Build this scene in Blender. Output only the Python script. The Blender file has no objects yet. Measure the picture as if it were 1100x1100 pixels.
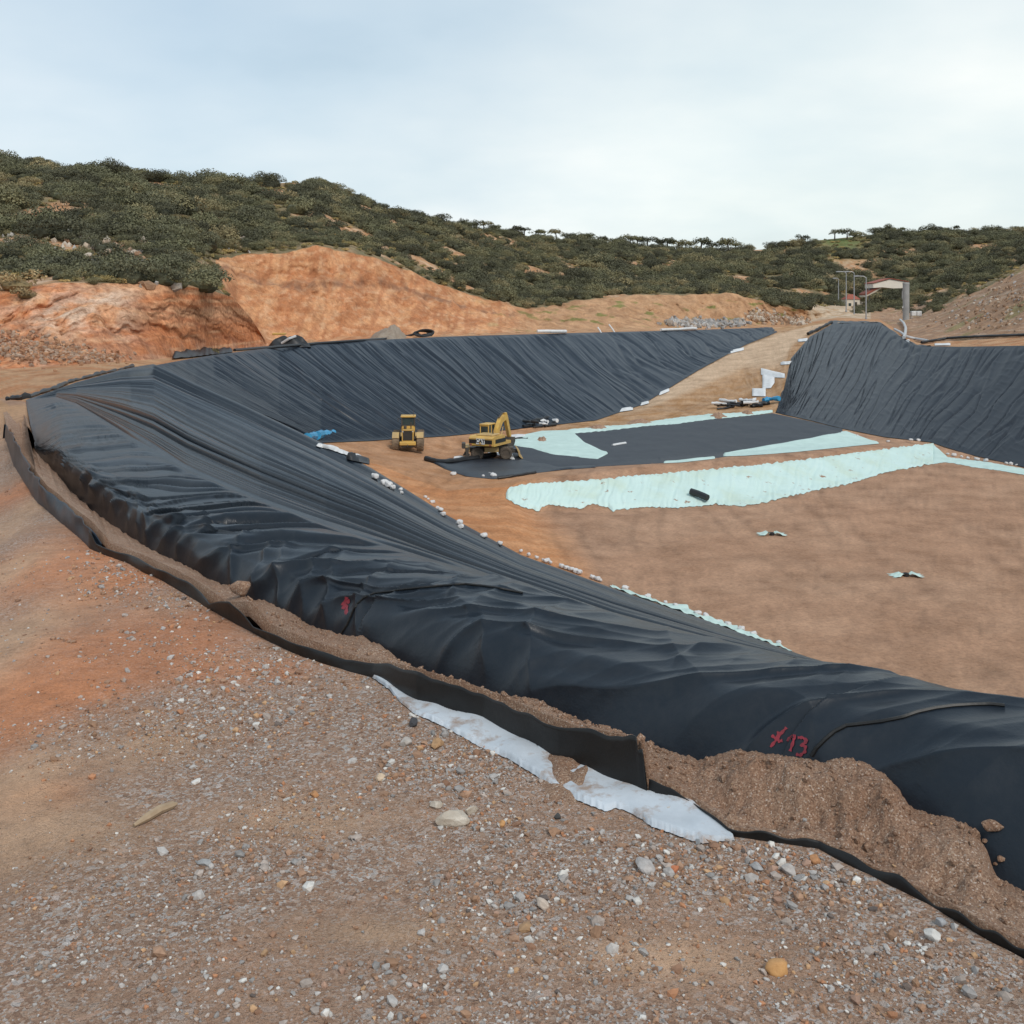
import bpy, math, random
import numpy as np
from mathutils import Vector, Matrix
from mathutils.bvhtree import BVHTree

R = math.radians
rng = np.random.default_rng(7)
random.seed(7)
scene = bpy.context.scene
col = scene.collection

# ------------------------------------------------------------------ survey
# The site is surveyed from the photograph: image position + distance -> metres.
EYE, FPX, CX, HY = 2.5, 1150.0, 550.0, 330.0

def P(px, py, d):
    return np.array([(px - CX) / FPX * d, d, EYE - (py - HY) / FPX * d])

def Parr(px, py, d):
    px, py, d = np.broadcast_arrays(np.asarray(px, float), np.asarray(py, float), np.asarray(d, float))
    return np.stack([(px - CX) / FPX * d, d, EYE - (py - HY) / FPX * d], -1)

def img(p):
    p = np.asarray(p)
    return CX + FPX * p[..., 0] / p[..., 1], HY + FPX * (EYE - p[..., 2]) / p[..., 1]

# ------------------------------------------------------------------ noise
_perm = np.random.default_rng(3).permutation(512)
_perm = np.concatenate([_perm, _perm, _perm])
_ang = np.random.default_rng(4).random(512) * 2 * np.pi
_gx, _gy = np.cos(_ang), np.sin(_ang)

def perlin(x, y, seed=0):
    x = np.asarray(x, float) + seed * 17.31
    y = np.asarray(y, float) + seed * 9.77
    x, y = np.broadcast_arrays(x, y)
    xi = np.floor(x).astype(int); yi = np.floor(y).astype(int)
    xf, yf = x - xi, y - yi
    u = xf * xf * xf * (xf * (xf * 6 - 15) + 10)
    v = yf * yf * yf * (yf * (yf * 6 - 15) + 10)
    def g(ix, iy, dx, dy):
        h = _perm[(_perm[ix & 511] + iy) & 511]
        return _gx[h] * dx + _gy[h] * dy
    a = g(xi, yi, xf, yf); b = g(xi + 1, yi, xf - 1, yf)
    c = g(xi, yi + 1, xf, yf - 1); d = g(xi + 1, yi + 1, xf - 1, yf - 1)
    return ((a + u * (b - a)) + v * ((c + u * (d - c)) - (a + u * (b - a)))) * 1.5

def fbm(x, y, oct=4, seed=0, gain=.5, lac=2.03):
    s = 0; a = 1.0; t = 0
    x = np.asarray(x, float); y = np.asarray(y, float)
    for i in range(oct):
        s = s + a * perlin(x, y, seed + i * 3); t += a
        a *= gain; x = x * lac; y = y * lac
    return s / t

def ridged(x, y, oct=3, seed=0):
    s = 0; a = 1.0; t = 0
    x = np.asarray(x, float); y = np.asarray(y, float)
    for i in range(oct):
        s = s + a * (1 - np.abs(perlin(x, y, seed + i * 3))); t += a
        a *= .5; x = x * 2.03; y = y * 2.03
    return s / t

def sstep(a, b, x):
    t = np.clip((np.asarray(x, float) - a) / (b - a), 0, 1)
    return t * t * (3 - 2 * t)

# ------------------------------------------------------------------ materials
def new_mat(name):
    m = bpy.data.materials.new(name); m.use_nodes = True
    nt = m.node_tree
    return m, nt, nt.nodes['Principled BSDF']

def N(nt, typ, **kw):
    n = nt.nodes.new(typ)
    for k, v in kw.items():
        if k.startswith('i_'):
            n.inputs[k[2:].replace('_', ' ')].default_value = v
        else:
            setattr(n, k, v)
    return n

def ramp(nt, fac, stops):
    r = nt.nodes.new('ShaderNodeValToRGB')
    el = r.color_ramp.elements
    while len(el) < len(stops): el.new(.5)
    for e, (p, c) in zip(el, stops):
        e.position = p; e.color = tuple(c) + (1,) if len(c) == 3 else c
    nt.links.new(fac, r.inputs['Fac'])
    return r.outputs['Color']

def coords(nt, scale=None):
    tc = nt.nodes.new('ShaderNodeTexCoord')
    if scale is None: return tc.outputs['Object']
    mp = nt.nodes.new('ShaderNodeMapping')
    mp.inputs['Scale'].default_value = scale
    nt.links.new(tc.outputs['Object'], mp.inputs['Vector'])
    return mp.outputs['Vector']

def noise(nt, vec, scale, detail=5, rough=.6):
    n = N(nt, 'ShaderNodeTexNoise')
    n.inputs['Scale'].default_value = scale; n.inputs['Detail'].default_value = detail
    n.inputs['Roughness'].default_value = rough
    nt.links.new(vec, n.inputs['Vector'])
    return n.outputs['Fac']

def bump(nt, bsdf, height, strength, dist, prev=None):
    b = N(nt, 'ShaderNodeBump'); b.inputs['Strength'].default_value = strength
    b.inputs['Distance'].default_value = dist
    nt.links.new(height, b.inputs['Height'])
    if prev is not None: nt.links.new(prev, b.inputs['Normal'])
    nt.links.new(b.outputs['Normal'], bsdf.inputs['Normal'])
    return b.outputs['Normal']

def simple(name, c0, c1=None, rough=.6, scale=3.0, bstr=.15, bdist=.02, metal=0, stops=(.3, .7), detail=6):
    m, nt, b = new_mat(name)
    c1 = c1 or tuple(x * .7 for x in c0)
    v = coords(nt)
    f = noise(nt, v, scale, detail)
    nt.links.new(ramp(nt, f, [(stops[0], c1), (stops[1], c0)]), b.inputs['Base Color'])
    b.inputs['Roughness'].default_value = rough
    b.inputs['Metallic'].default_value = metal
    if bstr: bump(nt, b, noise(nt, v, scale * 6, 4), bstr, bdist)
    return m

MAT = {}

def liner_mat(name, base, dust, rough, dust_amt=.35, fine=25.0, spec=.36):
    m, nt, b = new_mat(name)
    v = coords(nt)
    n1 = noise(nt, v, .9, 6, .65); n2 = noise(nt, v, 14.0, 5, .7)
    mx = N(nt, 'ShaderNodeMath', operation='MULTIPLY'); nt.links.new(n1, mx.inputs[0]); nt.links.new(n2, mx.inputs[1])
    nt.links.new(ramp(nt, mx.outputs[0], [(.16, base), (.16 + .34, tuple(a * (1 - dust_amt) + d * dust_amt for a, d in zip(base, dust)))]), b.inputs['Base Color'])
    rr = N(nt, 'ShaderNodeMapRange'); rr.inputs['To Min'].default_value = rough - .07; rr.inputs['To Max'].default_value = rough + .13
    nt.links.new(n1, rr.inputs['Value']); nt.links.new(rr.outputs[0], b.inputs['Roughness'])
    h = noise(nt, v, 3.2, 5, .6)
    nb = bump(nt, b, h, .25, .03)
    bump(nt, b, noise(nt, v, fine, 4, .7), .22, .006, nb)
    b.inputs['Specular IOR Level'].default_value = spec
    return m

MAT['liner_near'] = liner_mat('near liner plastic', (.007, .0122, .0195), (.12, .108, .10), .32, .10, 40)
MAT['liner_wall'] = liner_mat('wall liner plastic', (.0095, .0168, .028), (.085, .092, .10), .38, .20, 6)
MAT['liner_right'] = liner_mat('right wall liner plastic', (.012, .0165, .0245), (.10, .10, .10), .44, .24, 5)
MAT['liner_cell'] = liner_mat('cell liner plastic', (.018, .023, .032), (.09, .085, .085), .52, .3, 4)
MAT['flap'] = liner_mat('trench flap plastic', (.008, .008, .008), (.07, .055, .045), .42, .12, 30)
def cloth_mat(name, c0, c1, dirt, lo, hi, sc):
    m, nt, b = new_mat(name); v = coords(nt)
    base = ramp(nt, noise(nt, v, sc, 6), [(.3, c1), (.7, c0)])
    mr = N(nt, 'ShaderNodeMapRange'); mr.inputs['From Min'].default_value = lo; mr.inputs['From Max'].default_value = hi; mr.inputs['To Max'].default_value = .85
    nt.links.new(noise(nt, v, sc * 1.3, 9, .72), mr.inputs['Value'])
    mx_ = N(nt, 'ShaderNodeMix', data_type='RGBA'); nt.links.new(mr.outputs[0], mx_.inputs['Factor'])
    nt.links.new(base, mx_.inputs['A']); mx_.inputs['B'].default_value = tuple(dirt) + (1,)
    nt.links.new(mx_.outputs['Result'], b.inputs['Base Color']); b.inputs['Roughness'].default_value = .85
    bump(nt, b, noise(nt, v, sc * 3, 6), .35, .01)
    return m
MAT['white_cloth'] = cloth_mat('white geotextile', (.53, .57, .61), (.42, .45, .48), (.30, .20, .14), .52, .66, 4.0)
MAT['mint_cloth'] = simple('mint geotextile', (.55, .69, .64), (.46, .59, .54), .85, .8, .3, .03)
MAT['white_board'] = simple('white board', (.72, .72, .72), (.58, .57, .55), .6, 1.5, .1, .01)
MAT['blue_foil'] = simple('blue foil', (.05, .33, .55), (.03, .22, .42), .4, 2)
MAT['black_plastic'] = simple('black plastic', (.012, .012, .014), (.02, .02, .02), .45, 2)
MAT['grey_pipe'] = simple('pale grey pipe', (.5, .5, .5), (.4, .4, .4), .5, 2)
MAT['sandbag'] = simple('white sandbag', (.7, .69, .68), (.52, .49, .47), .8, 4, .4, .03)
MAT['red_paint'] = simple('red spray paint', (.30, .02, .035), (.16, .012, .02), .5, 30, .2, .003, stops=(.35, .65))
MAT['yellow'] = simple('machine yellow paint', (.66, .41, .09), (.46, .28, .09), .5, 1.2)
MAT['yellow_dusty'] = simple('dusty yellow paint', (.55, .37, .14), (.40, .27, .13), .65, 1.5)
MAT['dark_steel'] = simple('dark greasy steel', (.045, .04, .036), (.09, .07, .05), .55, 2)
MAT['tyre'] = simple('dusty tyre rubber', (.26, .185, .12), (.13, .095, .065), .9, 2.0, .4, .03)
MAT['tyre_dark'] = simple('worn tyre rubber', (.12, .09, .065), (.06, .048, .038), .9, 2.0, .4, .03)
MAT['rim'] = simple('dusty wheel rim', (.58, .42, .20), (.42, .30, .15), .7, 3)
MAT['grille'] = simple('grille black', (.02, .018, .016), (.04, .033, .028), .6, 6)
MAT['logo_white'] = simple('logo white', (.75, .75, .73), (.7, .7, .68), .5, 3, 0)
MAT['logo_black'] = simple('logo black', (.012, .012, .012), (.015, .015, .015), .5, 3, 0)
MAT['concrete'] = simple('grey concrete', (.36, .36, .35), (.26, .26, .255), .85, .6, .2, .02)
MAT['cream_wall'] = simple('cream render', (.66, .58, .47), (.58, .51, .41), .85, .5, .1, .02)
MAT['red_roof'] = simple('red roof tile', (.36, .10, .06), (.24, .075, .05), .8, 2, .3, .05)
MAT['galv'] = simple('galvanised steel', (.42, .43, .44), (.34, .35, .36), .45, 2, .05, .01, .4)
MAT['lamp_lens'] = simple('lamp lens', (.7, .72, .74), (.62, .64, .66), .3, 3, 0)
MAT['bark'] = simple('bark', (.10, .075, .055), (.06, .045, .035), .9, 3, .4, .03)
MAT['wood_stick'] = simple('dry wood', (.42, .31, .20), (.30, .21, .13), .8, 20, .4, .004)
MAT['quartz'] = simple('pale quartz', (.52, .46, .38), (.36, .29, .22), .35, 9, .5, .01)
MAT['ochre_stone'] = simple('ochre stone', (.62, .34, .13), (.42, .21, .08), .7, 14, .4, .006)

def glass_mat():
    m, nt, b = new_mat('dark cab glass')
    v = coords(nt); f = noise(nt, v, 2, 2)
    nt.links.new(ramp(nt, f, [(.3, (.02, .035, .035)), (.7, (.05, .075, .075))]), b.inputs['Base Color'])
    b.inputs['Roughness'].default_value = .12
    return m
MAT['glass'] = glass_mat()

def soil_mat():
    m, nt, b = new_mat('trench soil')
    v = coords(nt)
    vo = N(nt, 'ShaderNodeTexVoronoi'); vo.inputs['Scale'].default_value = 150
    nt.links.new(v, vo.inputs['Vector'])
    hs = N(nt, 'ShaderNodeSeparateColor'); nt.links.new(vo.outputs['Color'], hs.inputs[0])
    grains = ramp(nt, hs.outputs[0], [(.0, (.20, .12, .08)), (.35, (.31, .19, .125)), (.75, (.38, .245, .165)), (.93, (.48, .35, .26)), (1, (.60, .52, .46))])
    big = ramp(nt, noise(nt, v, 1.7, 6), [(.3, (.82, .70, .62)), (.7, (1.06, 1.05, 1.03))])
    mu = N(nt, 'ShaderNodeMix', data_type='RGBA', blend_type='MULTIPLY'); mu.inputs['Factor'].default_value = 1
    nt.links.new(grains, mu.inputs['A']); nt.links.new(big, mu.inputs['B'])
    nt.links.new(mu.outputs['Result'], b.inputs['Base Color'])
    b.inputs['Roughness'].default_value = .95
    nb = bump(nt, b, noise(nt, v, 22, 8, .75), .9, .03)
    bump(nt, b, vo.outputs['Distance'], .4, .006, nb)
    return m
MAT['soil'] = soil_mat()

def terrain_mat():
    m, nt, b = new_mat('earth and rock')
    v = coords(nt)
    at = N(nt, 'ShaderNodeAttribute', attribute_name='albedo')
    gr = N(nt, 'ShaderNodeAttribute', attribute_name='gravel')
    def mul(a, bb):
        mu = N(nt, 'ShaderNodeMix', data_type='RGBA', blend_type='MULTIPLY'); mu.inputs['Factor'].default_value = 1
        nt.links.new(a, mu.inputs['A']); nt.links.new(bb, mu.inputs['B']); return mu.outputs['Result']
    c = mul(at.outputs['Color'], ramp(nt, noise(nt, v, .35, 8, .65), [(.28, (.72, .68, .64)), (.5, (.98, .97, .96)), (.72, (1.2, 1.2, 1.2))]))
    c = mul(c, ramp(nt, noise(nt, v, 5.0, 8, .7), [(.25, (.70, .68, .67)), (.5, (1, 1, 1)), (.75, (1.25, 1.24, 1.22))]))
    rk = N(nt, 'ShaderNodeAttribute', attribute_name='rocky')
    rc = mul(c, ramp(nt, noise(nt, v, 1.6, 14, .74), [(.30, (.45, .36, .32)), (.44, (.86, .80, .77)), (.56, (1.08, 1.08, 1.08)), (.72, (1.5, 1.55, 1.6))]))
    rmx = N(nt, 'ShaderNodeMix', data_type='RGBA'); nt.links.new(rk.outputs['Fac'], rmx.inputs['Factor'])
    nt.links.new(c, rmx.inputs['A']); nt.links.new(rc, rmx.inputs['B']); c = rmx.outputs['Result']
    # gravel grains: two sizes of coloured chips
    def chips(scale):
        vo = N(nt, 'ShaderNodeTexVoronoi'); vo.inputs['Scale'].default_value = scale
        nt.links.new(v, vo.inputs['Vector'])
        hs = N(nt, 'ShaderNodeSeparateColor'); nt.links.new(vo.outputs['Color'], hs.inputs[0])
        cc = ramp(nt, hs.outputs[0], [(0, (.22, .135, .095)), (.3, (.34, .215, .15)), (.55, (.42, .28, .20)), (.72, (.44, .35, .29)), (.84, (.48, .44, .41)), (.93, (.60, .56, .53)), (1, (.50, .26, .15))])
        return cc, vo.outputs['Distance'], hs.outputs[1]
    c1, d1, r1 = chips(85); c2, d2, r2 = chips(38)
    mk = N(nt, 'ShaderNodeMath', operation='GREATER_THAN'); mk.inputs[1].default_value = .72
    nt.links.new(r2, mk.inputs[0])
    mm = N(nt, 'ShaderNodeMix', data_type='RGBA'); nt.links.new(mk.outputs[0], mm.inputs['Factor'])
    nt.links.new(c1, mm.inputs['A']); nt.links.new(c2, mm.inputs['B'])
    gm = N(nt, 'ShaderNodeMix', data_type='RGBA'); 
    nt.links.new(gr.outputs['Fac'], gm.inputs['Factor'])
    nt.links.new(c, gm.inputs['A']); nt.links.new(mm.outputs['Result'], gm.inputs['B'])
    nt.links.new(gm.outputs['Result'], b.inputs['Base Color'])
    b.inputs['Roughness'].default_value = .95
    b.inputs['Specular IOR Level'].default_value = .25
    nb = bump(nt, b, noise(nt, v, .8, 9, .7), .55, .5)
    nb = bump(nt, b, noise(nt, v, 16, 8, .75), .7, .04, nb)
    bump(nt, b, d1, .45, .012, nb)
    return m
MAT['terrain'] = terrain_mat()

def attr_mat(name, attr, mults, rough, scale, bstr, bdist, spec=.4):
    m, nt, b = new_mat(name)
    at = N(nt, 'ShaderNodeAttribute', attribute_name=attr)
    v = coords(nt)
    r_ = ramp(nt, noise(nt, v, scale, 5), [(.3, mults[0]), (.7, mults[1])])
    mu = N(nt, 'ShaderNodeMix', data_type='RGBA', blend_type='MULTIPLY'); mu.inputs['Factor'].default_value = 1
    nt.links.new(at.outputs['Color'], mu.inputs['A']); nt.links.new(r_, mu.inputs['B'])
    nt.links.new(mu.outputs['Result'], b.inputs['Base Color'])
    b.inputs['Roughness'].default_value = rough
    b.inputs['Specular IOR Level'].default_value = spec
    if bstr: bump(nt, b, noise(nt, v, scale * 2, 5), bstr, bdist)
    return m
MAT['pebble'] = attr_mat('pebble stone', 'albedo', ((.75, .74, .73), (1.12, 1.12, 1.12)), .85, 40, .4, .004, .3)
MAT['rubble'] = attr_mat('rubble stone', 'albedo', ((.7, .68, .66), (1.15, 1.15, 1.15)), .9, 2, .5, .08, .3)

def leaf_mat(name, tint):
    m, nt, b = new_mat(name)
    at = N(nt, 'ShaderNodeAttribute', attribute_name='albedo')
    oi = N(nt, 'ShaderNodeObjectInfo')
    r_ = ramp(nt, oi.outputs['Random'], [(0, tuple(.48 * t for t in tint)), (.35, tuple(.82 * t for t in tint)), (.7, (1.1 * tint[0], 1.1 * tint[1], 1.0 * tint[2])), (.88, (1.55 * tint[0], 1.42 * tint[1], 1.25 * tint[2])), (1, (2.0 * tint[0], 1.65 * tint[1], 1.45 * tint[2]))])
    mu = N(nt, 'ShaderNodeMix', data_type='RGBA', blend_type='MULTIPLY'); mu.inputs['Factor'].default_value = 1
    nt.links.new(at.outputs['Color'], mu.inputs['A']); nt.links.new(r_, mu.inputs['B'])
    nt.links.new(mu.outputs['Result'], b.inputs['Base Color'])
    b.inputs['Roughness'].default_value = .7
    b.inputs['Specular IOR Level'].default_value = .25
    return m
MAT['leaf'] = leaf_mat('scrub foliage', (1, 1, 1))
MAT['leaf_dry'] = leaf_mat('dry scrub foliage', (3.6, 2.7, 2.3))
MAT['leaf_low'] = leaf_mat('low brownish scrub foliage', (1.9, 1.6, 1.25))
MAT['leaf_pine'] = leaf_mat('tree foliage', (.8, .82, .75))

# ------------------------------------------------------------------ object helpers
def tag(o, label=None, cat=None, group=None, kind=None):
    if label: o['label'] = label
    if cat: o['category'] = cat
    if group: o['group'] = group
    if kind: o['kind'] = kind
    return o

def link(o, parent=None):
    col.objects.link(o)
    if parent is not None: o.parent = parent
    return o

def empty(name, loc=(0, 0, 0), rz=0):
    o = bpy.data.objects.new(name, None); o.location = loc; o.rotation_euler = (0, 0, rz)
    o.empty_display_size = .3
    return link(o)

def mesh_np(name, V, F, material, parent=None, smooth=True, colors=None, attrs=None):
    """F: int array (n,3) or (n,4)"""
    me = bpy.data.meshes.new(name)
    V = np.asarray(V, np.float32); F = np.asarray(F, np.int32)
    k = F.shape[1]
    me.vertices.add(len(V)); me.vertices.foreach_set('co', V.ravel())
    me.loops.add(F.size); me.loops.foreach_set('vertex_index', F.ravel())
    me.polygons.add(len(F))
    me.polygons.foreach_set('loop_start', np.arange(0, F.size, k, dtype=np.int32))
    try: me.polygons.foreach_set('loop_total', np.full(len(F), k, np.int32))
    except Exception: pass
    me.update(calc_edges=True)
    me.polygons.foreach_set('use_smooth', np.full(len(F), smooth, bool))
    if colors is not None:
        a = me.color_attributes.new('albedo', 'FLOAT_COLOR', 'POINT')
        c = np.ones((len(V), 4), np.float32); c[:, :3] = colors
        a.data.foreach_set('color', c.ravel())
    for nm, arr in (attrs or {}).items():
        a = me.attributes.new(nm, 'FLOAT', 'POINT'); a.data.foreach_set('value', np.asarray(arr, np.float32))
    me.materials.append(material)
    me.validate()
    o = bpy.data.objects.new(name, me)
    return link(o, parent)

def grid_faces(nr, nc):
    i = np.arange(nr * nc).reshape(nr, nc)
    return np.stack([i[:-1, :-1], i[:-1, 1:], i[1:, 1:], i[1:, :-1]], -1).reshape(-1, 4)

class MB:
    """collects shapes into one mesh"""
    def __init__(s): s.v = []; s.f = []
    def add(s, V, F, M=None):
        b = len(s.v)
        for p in V:
            s.v.append(tuple(M @ Vector(p)) if M is not None else tuple(p))
        for f in F: s.f.append(tuple(b + i for i in f))
        return s
    def box(s, c, d, M=None, bev=.0, taper=1.0):
        x, y, z = (q / 2 for q in d); e = min(bev, x * .9, y * .9, z * .9)
        if e <= 0:
            V = [(sx * x * (taper if sz > 0 else 1), sy * y * (taper if sz > 0 else 1), sz * z) for sz in (-1, 1) for sx, sy in ((-1, -1), (1, -1), (1, 1), (-1, 1))]
            F = [(3, 2, 1, 0), (4, 5, 6, 7), (0, 1, 5, 4), (1, 2, 6, 5), (2, 3, 7, 6), (3, 0, 4, 7)]
        else:
            V = []
            for zz, ins in ((-z, e), (-z + e, 0), (z - e, 0), (z, e)):
                tp = taper if zz > 0 else 1
                xx, yy = (x - ins) * tp, (y - ins) * tp
                V += [(-xx + e, -yy, zz), (xx - e, -yy, zz), (xx, -yy + e, zz), (xx, yy - e, zz), (xx - e, yy, zz), (-xx + e, yy, zz), (-xx, yy - e, zz), (-xx, -yy + e, zz)]
            F = [tuple(range(7, -1, -1)), tuple(range(24, 32))]
            for k in range(3):
                for i in range(8):
                    j = (i + 1) % 8
                    F.append((k * 8 + i, k * 8 + j, k * 8 + 8 + j, k * 8 + 8 + i))
        T = Matrix.Translation(c)
        return s.add(V, F, (M @ T) if M is not None else T)
    def prism(s, prof, y0, y1, M=None):
        """profile (x,z) extruded along y"""
        n = len(prof)
        V = [(x, y0, z) for x, z in prof] + [(x, y1, z) for x, z in prof]
        F = [tuple(range(n)), tuple(range(2 * n - 1, n - 1, -1))]
        for i in range(n):
            j = (i + 1) % n
            F.append((j, i, n + i, n + j))
        return s.add(V, F, M)
    def tube(s, pts, r, n=10, M=None, cap=True):
        pts = [Vector(p) for p in pts]
        rs = r if isinstance(r, (list, tuple)) else [r] * len(pts)
        V = []; F = []
        up = None
        for i, p in enumerate(pts):
            t = (pts[min(i + 1, len(pts) - 1)] - pts[max(i - 1, 0)]).normalized()
            if up is None:
                up = Vector((0, 0, 1)) if abs(t.z) < .9 else Vector((1, 0, 0))
            a = t.cross(up).normalized(); b = a.cross(t).normalized(); up = b
            for k in range(n):
                an = 2 * math.pi * k / n
                V.append(p + (a * math.cos(an) + b * math.sin(an)) * rs[i])
        for i in range(len(pts) - 1):
            for k in range(n):
                j = (k + 1) % n
                F.append((i * n + k, i * n + j, i * n + n + j, i * n + n + k))
        if cap:
            F.append(tuple(range(n - 1, -1, -1))); m = (len(pts) - 1) * n
            F.append(tuple(range(m, m + n)))
        return s.add(V, F, M)
    def lathe(s, prof, n=24, axis='Y', M=None):
        """profile (r, h) revolved about axis"""
        V = []; F = []
        for r_, h in prof:
            for k in range(n):
                a = 2 * math.pi * k / n
                if axis == 'Y': V.append((r_ * math.cos(a), h, r_ * math.sin(a)))
                else: V.append((r_ * math.cos(a), r_ * math.sin(a), h))
        for i in range(len(prof) - 1):
            for k in range(n):
                j = (k + 1) % n
                F.append((i * n + k, i * n + j, i * n + n + j, i * n + n + k))
        F.append(tuple(range(n - 1, -1, -1))); m = (len(prof) - 1) * n
        F.append(tuple(range(m, m + n)))
        return s.add(V, F, M)
    def build(s, name, material, parent=None, smooth=False):
        me = bpy.data.meshes.new(name)
        me.from_pydata(s.v, [], s.f); me.update()
        import bmesh
        bm = bmesh.new(); bm.from_mesh(me)
        bmesh.ops.recalc_face_normals(bm, faces=bm.faces)
        if smooth:
            for f in bm.faces: f.smooth = True
            for e in bm.edges:
                if len(e.link_faces) == 2 and e.calc_face_angle(0) > .6: e.smooth = False
        bm.to_mesh(me); bm.free()
        me.materials.append(material)
        return link(bpy.data.objects.new(name, me), parent)
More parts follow.
